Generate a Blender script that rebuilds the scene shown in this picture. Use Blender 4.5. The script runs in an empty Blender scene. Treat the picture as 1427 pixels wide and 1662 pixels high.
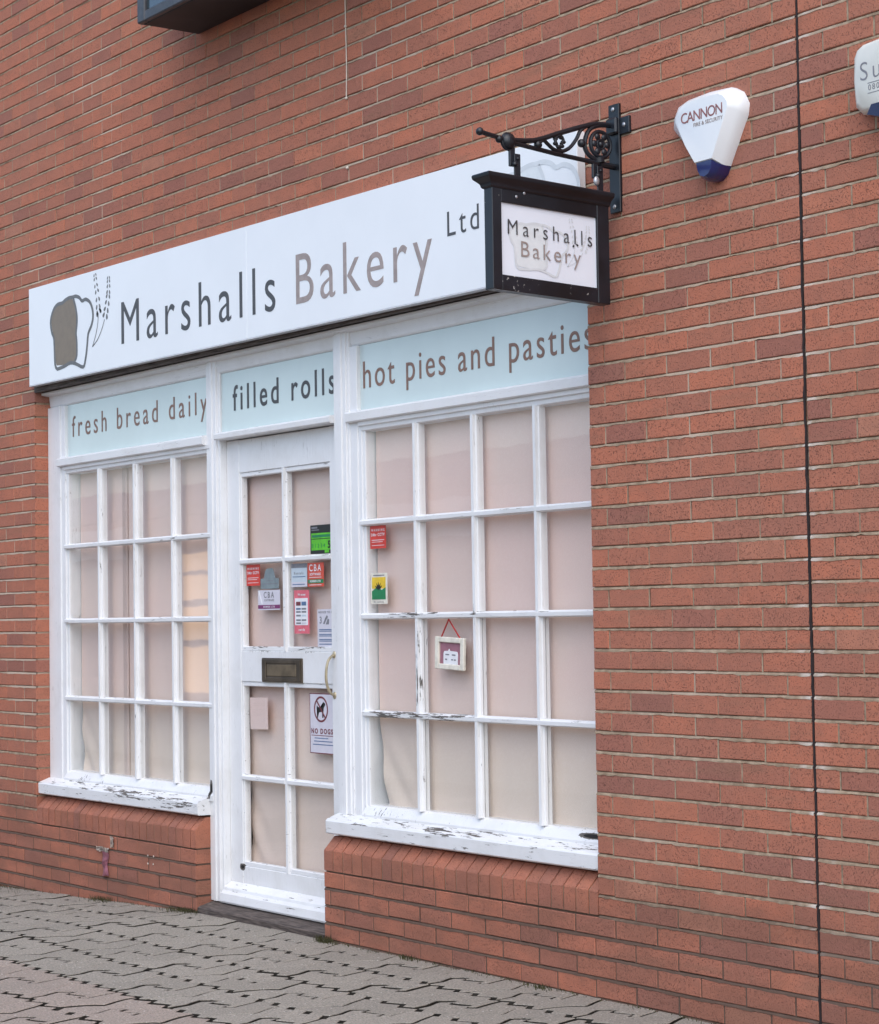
import bpy, bmesh, math, random
from mathutils import Vector, Matrix, noise

random.seed(7)
sc = bpy.context.scene
C = sc.collection
R = math.radians

# ------------------------------------------------------------------ camera, sky, sun, exposure
yaw, pitch, roll = R(54.25637), R(2.82697), R(-0.88605)
fwd = Vector((-math.sin(yaw)*math.cos(pitch), math.cos(yaw)*math.cos(pitch), math.sin(pitch)))
rt = fwd.cross(Vector((0, 0, 1))).normalized()
up = rt.cross(fwd)
r2 = math.cos(roll)*rt + math.sin(roll)*up
u2 = -math.sin(roll)*rt + math.cos(roll)*up
cam = bpy.data.cameras.new('camera')
cam.sensor_fit = 'HORIZONTAL'
cam.sensor_width = 36
cam.lens = 36*3411.37/1427
cam.clip_start = 0.05
cam.clip_end = 500
co = bpy.data.objects.new('camera', cam)
co.matrix_world = Matrix(((r2.x, u2.x, -fwd.x, 5.9939), (r2.y, u2.y, -fwd.y, -4.9894), (r2.z, u2.z, -fwd.z, 1.4092), (0, 0, 0, 1)))
C.objects.link(co)
sc.camera = co

SUN_EL, SUN_AZ = R(52), R(128)      # azimuth: clockwise from +Y
world = bpy.data.worlds.new('World')
sc.world = world
world.use_nodes = True
wn = world.node_tree
sky = wn.nodes.new('ShaderNodeTexSky')
sky.sky_type = 'NISHITA'
sky.sun_disc = False
sky.sun_elevation = SUN_EL
sky.sun_rotation = SUN_AZ
sky.air_density = 1.0
sky.dust_density = 1.6
sky.ozone_density = 1.0
wn.links.new(sky.outputs[0], wn.nodes['Background'].inputs[0])
wn.nodes['Background'].inputs[1].default_value = 0.15
sl = bpy.data.lights.new('sun', 'SUN')
sl.energy = 1.0
sl.angle = R(80)
sl.color = (1.0, 0.985, 0.96)
so = bpy.data.objects.new('sun', sl)
d = Vector((math.sin(SUN_AZ)*math.cos(SUN_EL), math.cos(SUN_AZ)*math.cos(SUN_EL), math.sin(SUN_EL)))
so.rotation_euler = d.to_track_quat('Z', 'Y').to_euler()
so.location = (2, -6, 9)
C.objects.link(so)
sc.view_settings.view_transform = 'Standard'
sc.view_settings.look = 'None'
sc.view_settings.exposure = 0.85
sc.view_settings.gamma = 1.0

# ------------------------------------------------------------------ helpers
def link_obj(name, me, parent=None):
    o = bpy.data.objects.new(name, me)
    C.objects.link(o)
    if parent is not None:
        o.parent = parent
        if parent.parent is None:                       # meshes are modelled in world space
            o.matrix_parent_inverse = Matrix.Translation(-parent.location)
    return o

def obj(name, bm, mats, parent=None, smooth=False):
    me = bpy.data.meshes.new(name)
    bmesh.ops.recalc_face_normals(bm, faces=bm.faces[:])
    bm.to_mesh(me)
    bm.free()
    for m in (mats if isinstance(mats, (list, tuple)) else [mats]):
        me.materials.append(m)
    if smooth:
        for f in me.polygons:
            f.use_smooth = True
        me.set_sharp_from_angle(angle=R(40))
    return link_obj(name, me, parent)

def tag(o, label, cat, group=None):
    o['label'] = label
    o['category'] = cat
    if group:
        o['group'] = group
    return o

def thing(name, label, cat, loc, group=None):
    o = bpy.data.objects.new(name, None)
    o.empty_display_size = 0.1
    C.objects.link(o)
    o.location = loc
    return tag(o, label, cat, group)

def structure(o):
    o['kind'] = 'structure'
    return o

def BM():
    return bmesh.new()

def box(bm, x0, x1, y0, y1, z0, z1, b=0.0, mi=0):
    M = Matrix.Translation(((x0+x1)/2, (y0+y1)/2, (z0+z1)/2)) @ Matrix.Diagonal((abs(x1-x0), abs(y1-y0), abs(z1-z0), 1))
    r = bmesh.ops.create_cube(bm, size=1, matrix=M)
    vs = r['verts']
    if b > 0:
        es = list({e for v in vs for e in v.link_edges})
        r = bmesh.ops.bevel(bm, geom=es, offset=b, segments=1, profile=0.5, affect='EDGES')
        if mi:
            for f in r['faces']:
                f.material_index = mi
    if mi:
        for v in vs:
            if v.is_valid:
                for f in v.link_faces:
                    f.material_index = mi
    return vs

def prism(bm, poly, a0, a1, axis, mi=0):
    """poly: 2D points in the two other axes (x: (y,z); y: (x,z); z: (x,y))"""
    def P(p, a):
        return {'x': (a, p[0], p[1]), 'y': (p[0], a, p[1]), 'z': (p[0], p[1], a)}[axis]
    v0 = [bm.verts.new(P(p, a0)) for p in poly]
    v1 = [bm.verts.new(P(p, a1)) for p in poly]
    n = len(poly)
    fs = [bm.faces.new(v0), bm.faces.new(v1[::-1])]
    for i in range(n):
        j = (i+1) % n
        fs.append(bm.faces.new((v0[i], v1[i], v1[j], v0[j])))
    for f in fs:
        f.material_index = mi
    return fs

def tube(bm, pts, r, n=8, mi=0):
    pts = [Vector(p) for p in pts]
    rs = r if isinstance(r, (list, tuple)) else [r]*len(pts)
    rings = []
    nrm = None
    for i, p in enumerate(pts):
        t = (pts[min(i+1, len(pts)-1)] - pts[max(i-1, 0)]).normalized()
        if nrm is None:
            a = Vector((1, 0, 0)) if abs(t.x) < 0.9 else Vector((0, 0, 1))
            nrm = (a - t*a.dot(t)).normalized()
        else:
            nrm = (nrm - t*nrm.dot(t)).normalized()
        b = t.cross(nrm)
        rings.append([bm.verts.new(p + rs[i]*(math.cos(2*math.pi*k/n)*nrm + math.sin(2*math.pi*k/n)*b)) for k in range(n)])
    for a, b in zip(rings, rings[1:]):
        for k in range(n):
            bm.faces.new((a[k], a[(k+1) % n], b[(k+1) % n], b[k])).material_index = mi
    bm.faces.new(rings[0][::-1]).material_index = mi
    bm.faces.new(rings[-1]).material_index = mi

def smooth_pts(pts, n=4):
    P = [Vector(p) for p in pts]
    out = []
    for i in range(len(P)-1):
        p0, p1, p2, p3 = P[max(i-1, 0)], P[i], P[i+1], P[min(i+2, len(P)-1)]
        for k in range(n):
            t = k/n
            out.append(0.5*((2*p1)+(p2-p0)*t+(2*p0-5*p1+4*p2-p3)*t*t+(3*p1-p0-3*p2+p3)*t**3))
    out.append(P[-1])
    return out

def ball(bm, c, r, s=(1, 1, 1), u=12, v=8, mi=0):
    M = Matrix.Translation(c) @ Matrix.Diagonal((r*s[0], r*s[1], r*s[2], 1))
    vs = bmesh.ops.create_uvsphere(bm, u_segments=u, v_segments=v, radius=1, matrix=M)['verts']
    for x in vs:
        for f in x.link_faces:
            f.material_index = mi
            f.smooth = True

def torus(bm, c, R0, r, axis='x', n=24, m=8):
    rings = []
    for i in range(n):
        a = 2*math.pi*i/n
        ring = []
        for k in range(m):
            b = 2*math.pi*k/m
            rr = R0 + r*math.cos(b)
            h = r*math.sin(b)
            q = {'x': (h, rr*math.cos(a), rr*math.sin(a)), 'y': (rr*math.cos(a), h, rr*math.sin(a))}[axis]
            ring.append(bm.verts.new(Vector(c)+Vector(q)))
        rings.append(ring)
    for i in range(n):
        a, b = rings[i], rings[(i+1) % n]
        for k in range(m):
            bm.faces.new((a[k], a[(k+1) % m], b[(k+1) % m], b[k]))

CAP = None
def text_data(body, spacing=1.0, offset=0.0, extrude=0.0):
    cu = bpy.data.curves.new('lettering_curve', 'FONT')
    cu.body = body
    cu.size = 1
    cu.space_character = spacing
    cu.offset = offset
    cu.extrude = extrude
    cu.resolution_u = 5
    o = bpy.data.objects.new('lettering_curve', cu)
    C.objects.link(o)
    dg = bpy.context.evaluated_depsgraph_get()
    dg.update()
    me = bpy.data.meshes.new_from_object(o.evaluated_get(dg))
    bpy.data.objects.remove(o)
    bpy.data.curves.remove(cu)
    return me

def bounds(me):
    xs = [v.co.x for v in me.vertices]
    ys = [v.co.y for v in me.vertices]
    return min(xs), max(xs), min(ys), max(ys)

def lettering(name, body, p0, right, upv, cap, width, mat, parent, thick=0.0015, weight=0.0, squeeze=1.0):
    """text with its baseline starting at p0; cap height and overall width in metres"""
    global CAP
    if CAP is None:
        m = text_data('H')
        CAP = bounds(m)[3]
        bpy.data.meshes.remove(m)
    s = cap/CAP
    sx = s*squeeze
    sp = 1.0
    if len(body) > 1:
        b1 = bounds(text_data(body, 1.0))
        b2 = bounds(text_data(body, 1.3))
        w1, w2 = (b1[1]-b1[0])*sx, (b2[1]-b2[0])*sx
        sp = 1.0 + 0.3*(width-w1)/max(w2-w1, 1e-6)
        if sp < 0.85:
            sx *= width/(w1 + (w2-w1)*(0.85-1)/0.3)
            sp = 0.85
    me = text_data(body, sp, weight, thick/2/s)
    x0 = bounds(me)[0]
    right = Vector(right).normalized()
    upv = Vector(upv).normalized()
    nv = right.cross(upv)
    p0 = Vector(p0)
    for v in me.vertices:
        c = v.co
        v.co = p0 + right*((c.x-x0)*sx) + upv*(c.y*s) + nv*(c.z*s)
    nw = len(body.split())
    xs_of = [((v.co-p0).dot(right)) for v in me.vertices]
    spans = []
    for f in me.polygons:
        q = [xs_of[i] for i in f.vertices]
        spans.append((min(q), max(q)))
    spans.sort()
    merged = []
    for a, b in spans:
        if merged and a <= merged[-1][1]:
            merged[-1][1] = max(merged[-1][1], b)
        else:
            merged.append([a, b])
    gaps = sorted(((merged[i+1][0]-merged[i][1], (merged[i+1][0]+merged[i][1])/2) for i in range(len(merged)-1)), reverse=True)[:nw-1]
    cuts = [-1e9] + sorted(g[1] for g in gaps) + [1e9]
    for a, b in zip(cuts, cuts[1:]):
        bm = bmesh.new()
        bm.from_mesh(me)
        kill = [v for v in bm.verts if not (a < (v.co-p0).dot(right) < b)]
        bmesh.ops.delete(bm, geom=kill, context='VERTS')
        m2 = bpy.data.meshes.new(name)
        bm.to_mesh(m2)
        bm.free()
        m2.materials.append(mat)
        link_obj(name, m2, parent)
    bpy.data.meshes.remove(me)

# ------------------------------------------------------------------ materials
class NT:
    def __init__(self, name):
        self.m = bpy.data.materials.new(name)
        self.m.use_nodes = True
        self.t = self.m.node_tree
        self.t.nodes.clear()
        self.out = self.n('ShaderNodeOutputMaterial')
    def n(self, typ, **kw):
        x = self.t.nodes.new(typ)
        for k, v in kw.items():
            setattr(x, k, v)
        return x
    def l(self, a, b):
        self.t.links.new(a, b)
    def val(self, inp, v):
        if hasattr(v, 'links'):
            self.l(v, inp)
        elif isinstance(v, (int, float)):
            inp.default_value = v
        else:
            inp.default_value = (*v, 1) if len(v) == 3 and inp.type == 'RGBA' else v
    def math(self, op, a, b=0.0, c=0.0, clamp=False):
        x = self.n('ShaderNodeMath', operation=op, use_clamp=clamp)
        self.val(x.inputs[0], a)
        self.val(x.inputs[1], b)
        self.val(x.inputs[2], c)
        return x.outputs[0]
    def mix(self, f, a, b):
        x = self.n('ShaderNodeMix', data_type='RGBA')
        self.val(x.inputs[0], f)
        self.val(x.inputs[6], a)
        self.val(x.inputs[7], b)
        return x.outputs[2]
    def noise(self, vec, scale, detail=3, rough=0.55):
        x = self.n('ShaderNodeTexNoise')
        x.inputs['Scale'].default_value = scale
        x.inputs['Detail'].default_value = detail
        x.inputs['Roughness'].default_value = rough
        if vec is not None:
            self.l(vec, x.inputs['Vector'])
        return x.outputs['Fac']
    def smooth(self, v, a, b, lo=0.0, hi=1.0):
        x = self.n('ShaderNodeMapRange')
        x.interpolation_type = 'SMOOTHSTEP'
        self.val(x.inputs[0], v)
        x.inputs[1].default_value = a
        x.inputs[2].default_value = b
        x.inputs[3].default_value = lo
        x.inputs[4].default_value = hi
        return x.outputs[0]
    def pos(self, scale=None):
        g = self.n('ShaderNodeNewGeometry')
        if scale is None:
            return g.outputs['Position']
        v = self.n('ShaderNodeVectorMath', operation='MULTIPLY')
        self.l(g.outputs['Position'], v.inputs[0])
        v.inputs[1].default_value = scale
        return v.outputs[0]
    def bsdf(self, col, rough=0.6, bump=None, bs=0.3, bd=0.002, spec=0.5, metal=0.0, coat=0.0):
        b = self.n('ShaderNodeBsdfPrincipled')
        self.val(b.inputs['Base Color'], col)
        self.val(b.inputs['Roughness'], rough)
        b.inputs['Specular IOR Level'].default_value = spec
        b.inputs['Metallic'].default_value = metal
        b.inputs['Coat Weight'].default_value = coat
        b.inputs['Coat Roughness'].default_value = 0.04
        if bump is not None:
            u = self.n('ShaderNodeBump')
            u.inputs['Strength'].default_value = bs
            u.inputs['Distance'].default_value = bd
            self.l(bump, u.inputs['Height'])
            self.l(u.outputs[0], b.inputs['Normal'])
        self.l(b.outputs[0], self.out.inputs[0])
        return b

def plain(name, col, rough=0.5, spec=0.5, metal=0.0, coat=0.0, var=0.06, scale=30):
    t = NT(name)
    n = t.noise(t.pos(), scale, 4)
    dark = tuple(c*(1-2*var) for c in col)
    lite = tuple(min(1, c*(1+2*var)) for c in col)
    c = t.mix(t.smooth(n, 0.3, 0.7), dark, lite)
    t.bsdf(c, rough, n, 0.05, 0.001, spec, metal, coat)
    return t.m

def mat_brick():
    t = NT('brick_face')
    g = t.n('ShaderNodeNewGeometry')
    rnd = g.outputs['Random Per Island']
    ramp = t.n('ShaderNodeValToRGB')
    cr = ramp.color_ramp
    cr.interpolation = 'LINEAR'
    stops = [(0.0, (0.288, 0.121, 0.090)), (0.06, (0.331, 0.130, 0.096)), (0.14, (0.384, 0.146, 0.097)), (0.35, (0.421, 0.156, 0.098)),
             (0.65, (0.451, 0.160, 0.097)), (0.88, (0.480, 0.164, 0.097)), (0.96, (0.507, 0.172, 0.098)), (1.0, (0.447, 0.203, 0.132))]
    cr.elements[0].position, cr.elements[0].color = 0.0, (*stops[0][1], 1)
    cr.elements[1].position, cr.elements[1].color = 1.0, (*stops[-1][1], 1)
    for p, c in stops[1:-1]:
        e = cr.elements.new(p)
        e.color = (*c, 1)
    t.l(rnd, ramp.inputs[0])
    # a shift per brick so that no two faces repeat
    sh = t.n('ShaderNodeVectorMath', operation='MULTIPLY_ADD')
    cmb = t.n('ShaderNodeCombineXYZ')
    t.l(rnd, cmb.inputs[0]); t.l(rnd, cmb.inputs[1]); t.l(rnd, cmb.inputs[2])
    t.l(cmb.outputs[0], sh.inputs[0])
    sh.inputs[1].default_value = (37, 11, 53)
    t.l(g.outputs['Position'], sh.inputs[2])
    v = sh.outputs[0]
    big = t.noise(v, 14, 3)
    mid = t.noise(v, 70, 4, 0.65)
    pit = t.noise(v, 210, 2, 0.5)
    col = t.mix(t.smooth(big, 0.35, 0.75, 0, 0.35), ramp.outputs[0], (0.270, 0.118, 0.084))
    col = t.mix(t.smooth(mid, 0.52, 0.78, 0, 0.40), col, (0.50, 0.215, 0.150))
    pm = t.smooth(pit, 0.585, 0.66)
    col = t.mix(t.math('MULTIPLY', pm, 0.72), col, (0.070, 0.032, 0.028))
    wide = t.noise(t.pos(), 0.75, 4, 0.6)                      # wide weathering over the wall
    col = t.mix(t.smooth(wide, 0.48, 0.72, 0, 0.35), col, (0.300, 0.152, 0.112))
    # greenish brown dirt band below about one metre and above, in blotches
    dirt = t.noise(t.pos((1.2, 1, 9)), 1.6, 3)
    col = t.mix(t.smooth(dirt, 0.55, 0.75, 0, 0.40), col, (0.240, 0.132, 0.084))
    sz = t.n('ShaderNodeSeparateXYZ')
    t.l(g.outputs['Position'], sz.inputs[0])
    foot = t.math('MULTIPLY', t.smooth(sz.outputs[2], 0.30, 0.62, 1, 0), t.smooth(t.noise(t.pos((1, 1, 3)), 2.5, 4), 0.30, 0.62))
    col = t.mix(t.math('MULTIPLY', foot, 0.60), col, (0.195, 0.090, 0.062))   # splash dirt along the foot of the wall
    # pale mineral flecks
    fl = t.noise(t.pos(), 55, 2)
    col = t.mix(t.smooth(fl, 0.765, 0.80, 0, 0.45), col, (0.52, 0.42, 0.34))
    h = t.math('SUBTRACT', t.math('MULTIPLY', mid, 0.5), pm)
    grit = t.noise(v, 420, 2, 0.6)
    col = t.mix(t.smooth(grit, 0.35, 0.7, 0.0, 0.28), col, (0.52, 0.25, 0.175))
    h = t.math('ADD', h, t.math('MULTIPLY', grit, 0.5))
    t.bsdf(col, 0.9, h, 0.8, 0.003, 0.2)
    return t.m

def mat_mortar():
    t = NT('mortar')
    p = t.pos()
    n = t.noise(p, 25, 4, 0.6)
    sx = t.n('ShaderNodeSeparateXYZ')
    t.l(p, sx.inputs[0])
    col = t.mix(t.smooth(n, 0.3, 0.75), (0.24, 0.175, 0.118), (0.42, 0.325, 0.228))
    pale = t.noise(p, 1.1, 3)
    col = t.mix(t.smooth(pale, 0.5, 0.66, 0, 0.75), col, (0.50, 0.40, 0.31))
    # lime bleeding out on both sides of the movement joint
    jd = t.math('ABSOLUTE', t.math('SUBTRACT', sx.outputs[0], 1.125))
    j = t.math('MULTIPLY', t.smooth(jd, 0.01, 0.11, 1, 0), t.smooth(t.noise(p, 11, 3), 0.42, 0.60))
    col = t.mix(j, col, (0.55, 0.48, 0.41))
    # damp dark joints in the lowest courses
    zz = t.math('ADD', sx.outputs[2], t.math('MULTIPLY', t.noise(p, 3, 2), 0.25))
    col = t.mix(t.smooth(zz, 0.36, 0.62, 0.88, 0), col, (0.095, 0.058, 0.046))
    t.bsdf(col, 0.95, n, 0.7, 0.004, 0.15)
    return t.m

SPOTS = [  # centre, radii, strength: bare timber where the photo shows it
    ((-1.228, .08, 1.30), (.03, .05, .11), .26), ((-1.228, .08, 1.10), (.03, .05, .11), .30),
    ((-1.43, .08, .990), (.22, .05, .022), .36), ((-1.05, .08, .992), (.20, .05, .022), .34),
    ((-.105, .09, .576), (.085, .06, .011), .9), ((-2.985, .075, .585), (.016, .06, .045), .9),
    ((-1.50, .05, .565), (.16, .08, .03), .22), ((-.95, .03, .535), (.30, .06, .02), .20),
    ((-3.25, .02, .505), (.24, .06, .03), .30), ((-3.75, .02, .520), (.40, .06, .03), .20),
    ((-4.35, .06, .565), (.10, .05, .03), .28), ((-4.16, .06, .56), (.05, .05, .04), .26),
    ((-2.775, .12, .226), (.026, .05, .017), .8), ((-2.86, .07, 1.45), (.05, .05, .03), .18),
    ((-2.6, .12, 1.262), (.25, .05, .025), .26), ((-2.2, .12, 1.262), (.2, .05, .02), .24),
    ((-2.30, .12, .085), (.42, .08, .03), .20), ((-1.90, .12, 1.35), (.05, .05, .12), .22),
    ((-2.64, .12, 1.40), (.05, .05, .03), .16), ((-1.24, .06, 1.415), (.3, .05, .02), .26),
    ((-.82, .06, 1.44), (.03, .05, .05), .26), ((-1.70, .07, .70), (.06, .05, .12), .16),
    ((-2.0, .12, .18), (.12, .05, .04), .18), ((-1.87, .12, 1.0), (.03, .05, .2), .12)]

def mat_paint(name, stretch):
    t = NT(name)
    g = t.n('ShaderNodeNewGeometry')
    p = g.outputs['Position']
    at = t.n('ShaderNodeAttribute', attribute_type='OBJECT', attribute_name='wear')
    n1 = t.noise(t.pos(stretch), 48, 6, 0.66)
    n2 = t.noise(t.pos(stretch), 130, 3, 0.6)
    mixn = t.math('ADD', t.math('MULTIPLY', n1, 0.75), t.math('MULTIPLY', n2, 0.25))
    sn = t.n('ShaderNodeSeparateXYZ')
    t.l(g.outputs['Normal'], sn.inputs[0])
    upf = t.math('MULTIPLY', t.math('MAXIMUM', sn.outputs[2], 0.0), 0.045)
    thr = t.math('SUBTRACT', 0.735, t.math('MULTIPLY', at.outputs['Fac'], 0.10))
    thr = t.math('SUBTRACT', thr, upf)
    for c, r, s in SPOTS:
        a = t.n('ShaderNodeVectorMath', operation='SUBTRACT')
        t.l(p, a.inputs[0])
        a.inputs[1].default_value = c
        b = t.n('ShaderNodeVectorMath', operation='DIVIDE')
        t.l(a.outputs[0], b.inputs[0])
        b.inputs[1].default_value = r
        ln = t.n('ShaderNodeVectorMath', operation='LENGTH')
        t.l(b.outputs[0], ln.inputs[0])
        thr = t.math('SUBTRACT', thr, t.smooth(ln.outputs['Value'], 0.2, 1.3, s if s > .5 else s*.42, 0))
    hole = t.smooth(thr, 0.02, 0.12, 1, 0)
    df = t.math('SUBTRACT', mixn, thr)
    peel = t.smooth(df, 0.0, 0.012)
    lift = t.smooth(df, -0.03, 0.0)
    wood = t.mix(t.noise(t.pos(stretch), 60, 4), (0.045, 0.040, 0.037), (0.21, 0.19, 0.17))
    wood = t.mix(hole, wood, (0.012, 0.010, 0.009))
    dirt = t.noise(t.pos(), 5, 5, 0.65)
    paint = t.mix(t.smooth(dirt, 0.42, 0.75, 0, 0.55), (0.78, 0.785, 0.79), (0.66, 0.655, 0.64))
    fine = t.noise(t.pos(stretch), 140, 3)
    paint = t.mix(t.smooth(fine, 0.60, 0.75, 0, 0.30), paint, (0.52, 0.50, 0.47))
    # hairline cracks running with the grain
    ck = t.noise(t.pos(tuple(s*(0.55 if s < 1 else 1.6) for s in stretch)), 22, 2, 0.5)
    crack = t.math('MULTIPLY', t.smooth(t.math('ABSOLUTE', t.math('SUBTRACT', ck, 0.5)), 0.0, 0.006, 1, 0),
                   t.smooth(t.noise(t.pos(), 4, 2), 0.50, 0.62))
    paint = t.mix(t.math('MULTIPLY', crack, 0.55), paint, (0.25, 0.235, 0.22))
    col = t.mix(peel, paint, wood)
    h = t.math('ADD', t.math('SUBTRACT', t.math('MULTIPLY', lift, 0.4), peel), t.math('MULTIPLY', n2, 0.12))
    rough = t.math('ADD', 0.36, t.math('MULTIPLY', peel, 0.5))
    t.bsdf(col, rough, h, 0.6, 0.0022, 0.45)
    return t.m

def mat_glass():
    t = NT('window_glass')
    lw = t.n('ShaderNodeNewGeometry')
    dt = t.n('ShaderNodeVectorMath', operation='DOT_PRODUCT')
    t.l(lw.outputs['Incoming'], dt.inputs[0])
    t.l(lw.outputs['Normal'], dt.inputs[1])
    om = t.math('SUBTRACT', 1.0, t.math('ABSOLUTE', dt.outputs['Value']), clamp=True)
    fr = t.math('ADD', 0.030, t.math('MULTIPLY', t.math('POWER', om, 5.0), 0.70))   # per face; each pane has two
    tr = t.n('ShaderNodeBsdfTransparent')
    tr.inputs[0].default_value = (0.995, 1.0, 0.998, 1)
    gl = t.n('ShaderNodeBsdfGlossy')
    gl.inputs['Roughness'].default_value = 0.02
    n = t.noise(t.pos(), 2.2, 2)
    bu = t.n('ShaderNodeBump')
    bu.inputs['Strength'].default_value = 0.035
    bu.inputs['Distance'].default_value = 0.02
    t.l(n, bu.inputs['Height'])
    t.l(bu.outputs[0], gl.inputs['Normal'])
    mx = t.n('ShaderNodeMixShader')
    t.l(fr, mx.inputs[0])
    t.l(tr.outputs[0], mx.inputs[1])
    t.l(gl.outputs[0], mx.inputs[2])
    t.l(mx.outputs[0], t.out.inputs[0])
    return t.m

def mat_paper(name, col, col2, low=0.65):
    t = NT(name)
    n = t.noise(t.pos(), 1.6, 3)
    f = t.noise(t.pos(), 120, 3)
    c = t.mix(t.smooth(n, 0.3, 0.7), col, col2)
    sz = t.n('ShaderNodeSeparateXYZ')
    t.l(t.pos(), sz.inputs[0])
    c = t.mix(t.smooth(t.math('ADD', sz.outputs[2], t.math('MULTIPLY', n, 0.3)), 0.85, 1.35, low, 0), c, (0.68, 0.605, 0.50))   # blends towards cream in the lower part
    c = t.mix(t.smooth(f, 0.4, 0.7, 0, 0.10), c, (0.90, 0.82, 0.78))
    t.bsdf(c, 0.7, f, 0.1, 0.0005, 0.2)
    return t.m

def mat_paver(name, a, b):
    t = NT(name)
    g = t.n('ShaderNodeNewGeometry')
    c = t.mix(g.outputs['Random Per Island'], a, b)
    n = t.noise(t.pos(), 120, 4, 0.75)
    c = t.mix(t.smooth(n, 0.34, 0.58), t.mix(0.7, c, (0.10, 0.095, 0.085)), c)
    st = t.noise(t.pos(), 1.6, 5, 0.65)
    c = t.mix(t.smooth(st, 0.48, 0.72, 0, 0.30), c, (0.20, 0.185, 0.16))
    ag = t.noise(t.pos(), 75, 1)
    c = t.mix(t.smooth(ag, 0.69, 0.74, 0, 0.8), c, (0.62, 0.59, 0.53))
    dk = t.noise(t.pos(), 95, 1)
    c = t.mix(t.smooth(dk, 0.70, 0.76, 0, 0.5), c, (0.07, 0.065, 0.06))
    t.bsdf(c, 0.92, n, 0.8, 0.005, 0.2)
    return t.m

def mat_black(name, chip):
    t = NT(name)
    n = t.noise(t.pos(), 75, 3, 0.5)
    w = t.noise(t.pos(), 6, 3)
    at = t.n('ShaderNodeAttribute', attribute_type='OBJECT', attribute_name='wear')
    df = t.math('SUBTRACT', t.math('ADD', t.math('MULTIPLY', n, 0.8), t.math('MULTIPLY', w, 0.2)), t.math('SUBTRACT', 0.76, t.math('MULTIPLY', at.outputs['Fac'], 0.1)))
    m = t.smooth(df, 0, 0.015)
    base = t.mix(t.smooth(w, 0.35, 0.7), (0.005, 0.0065, 0.0095), (0.012, 0.015, 0.022))
    c = t.mix(t.math('MULTIPLY', m, chip), base, (0.34, 0.33, 0.31))
    t.bsdf(c, t.math('ADD', 0.38, t.math('MULTIPLY', m, 0.4)), t.math('SUBTRACT', t.math('MULTIPLY', w, .3), m), 0.3, 0.001, 0.5)
    return t.m

def mat_timber(name):
    t = NT(name)
    n = t.noise(t.pos((0.5, 8, 8)), 20, 5, 0.65)
    b = t.noise(t.pos(), 6, 4)
    c = t.mix(t.smooth(n, 0.3, 0.7), (0.045, 0.036, 0.032), (0.155, 0.125, 0.110))
    c = t.mix(t.smooth(b, 0.6, 0.75, 0, 0.5), c, (0.24, 0.22, 0.20))
    t.bsdf(c, 0.85, n, 0.7, 0.004, 0.25)
    return t.m

M = {}
M['brick'] = mat_brick()
M['mortar'] = mat_mortar()
M['paint_h'] = mat_paint('white_paint_along_rail', (0.17, 1.0, 1.9))
M['paint_v'] = mat_paint('white_paint_along_post', (1.9, 1.0, 0.15))
M['glass'] = mat_glass()
M['paper'] = mat_paper('pinkish_paper', (0.76, 0.575, 0.520), (0.74, 0.590, 0.525))
M['note'] = mat_paper('pale_paper', (0.78, 0.60, 0.548), (0.76, 0.61, 0.55), 0.0)
M['paver_grey'] = mat_paver('grey_paver', (0.325, 0.290, 0.242), (0.365, 0.325, 0.272))
M['paver_pink'] = mat_paver('pink_paver', (0.368, 0.298, 0.248), (0.400, 0.325, 0.272))
M['joint_sand'] = plain('joint_sand', (0.034, 0.030, 0.025), 0.95, 0.1, var=0.2)
M['black'] = mat_black('black_paint', 0.5)
M['black_chipped'] = mat_black('chipped_black_paint', 0.9)
M['iron'] = mat_black('black_iron', 0.35)
M['timber'] = mat_timber('bare_timber')
M['sign_white'] = plain('sign_white', (0.80, 0.82, 0.84), 0.28, 0.5, var=0.008, scale=3)
M['board_white'] = plain('hanging_board_white', (0.76, 0.80, 0.87), 0.3, 0.5, var=0.01, scale=5)
M['sign_trim'] = plain('sign_trim', (0.62, 0.63, 0.65), 0.4, var=0.05)
M['ink'] = plain('dark_grey_vinyl', (0.062, 0.060, 0.064), 0.45)
M['taupe'] = plain('taupe_vinyl', (0.330, 0.270, 0.250), 0.45)
M['loaf'] = plain('brown_vinyl', (0.195, 0.145, 0.098), 0.4, var=0.03)
M['loaf_line'] = plain('grey_vinyl', (0.125, 0.122, 0.122), 0.4)
M['faded'] = plain('faded_print', (0.70, 0.735, 0.75), 0.35, var=0.02)
M['faded_dark'] = plain('faded_print_grey', (0.64, 0.67, 0.69), 0.35, var=0.02)
M['brown_ink'] = plain('brown_vinyl_letters', (0.235, 0.135, 0.100), 0.45)
M['aqua'] = plain('aqua_film', (0.56, 0.655, 0.655), 0.10, 0.5, coat=0.4, var=0.02, scale=2)
M['joint'] = plain('black_sealant', (0.018, 0.011, 0.011), 0.8)
M['red'] = plain('red_sticker', (0.62, 0.045, 0.030), 0.4)
M['orange_red'] = plain('orange_red_sticker', (0.62, 0.085, 0.05), 0.4)
M['white'] = plain('white_print', (0.78, 0.78, 0.80), 0.45, var=0.02)
M['lilac'] = plain('lilac_white', (0.62, 0.60, 0.66), 0.45, var=0.02)
M['purple'] = plain('purple_print', (0.20, 0.035, 0.14), 0.45)
M['green'] = plain('lime_green', (0.10, 0.48, 0.018), 0.4)
M['dark_green'] = plain('dark_green', (0.012, 0.20, 0.07), 0.45)
M['black_print'] = plain('black_print', (0.010, 0.011, 0.010), 0.4)
M['print_grey'] = plain('grey_print', (0.20, 0.20, 0.22), 0.5)
M['pale_blue'] = plain('pale_blue_print', (0.52, 0.60, 0.66), 0.45, var=0.02)
M['blue_line'] = plain('blue_print', (0.10, 0.17, 0.30), 0.5)
M['grey_sticker'] = plain('grey_blue_sticker', (0.20, 0.245, 0.26), 0.45)
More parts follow.
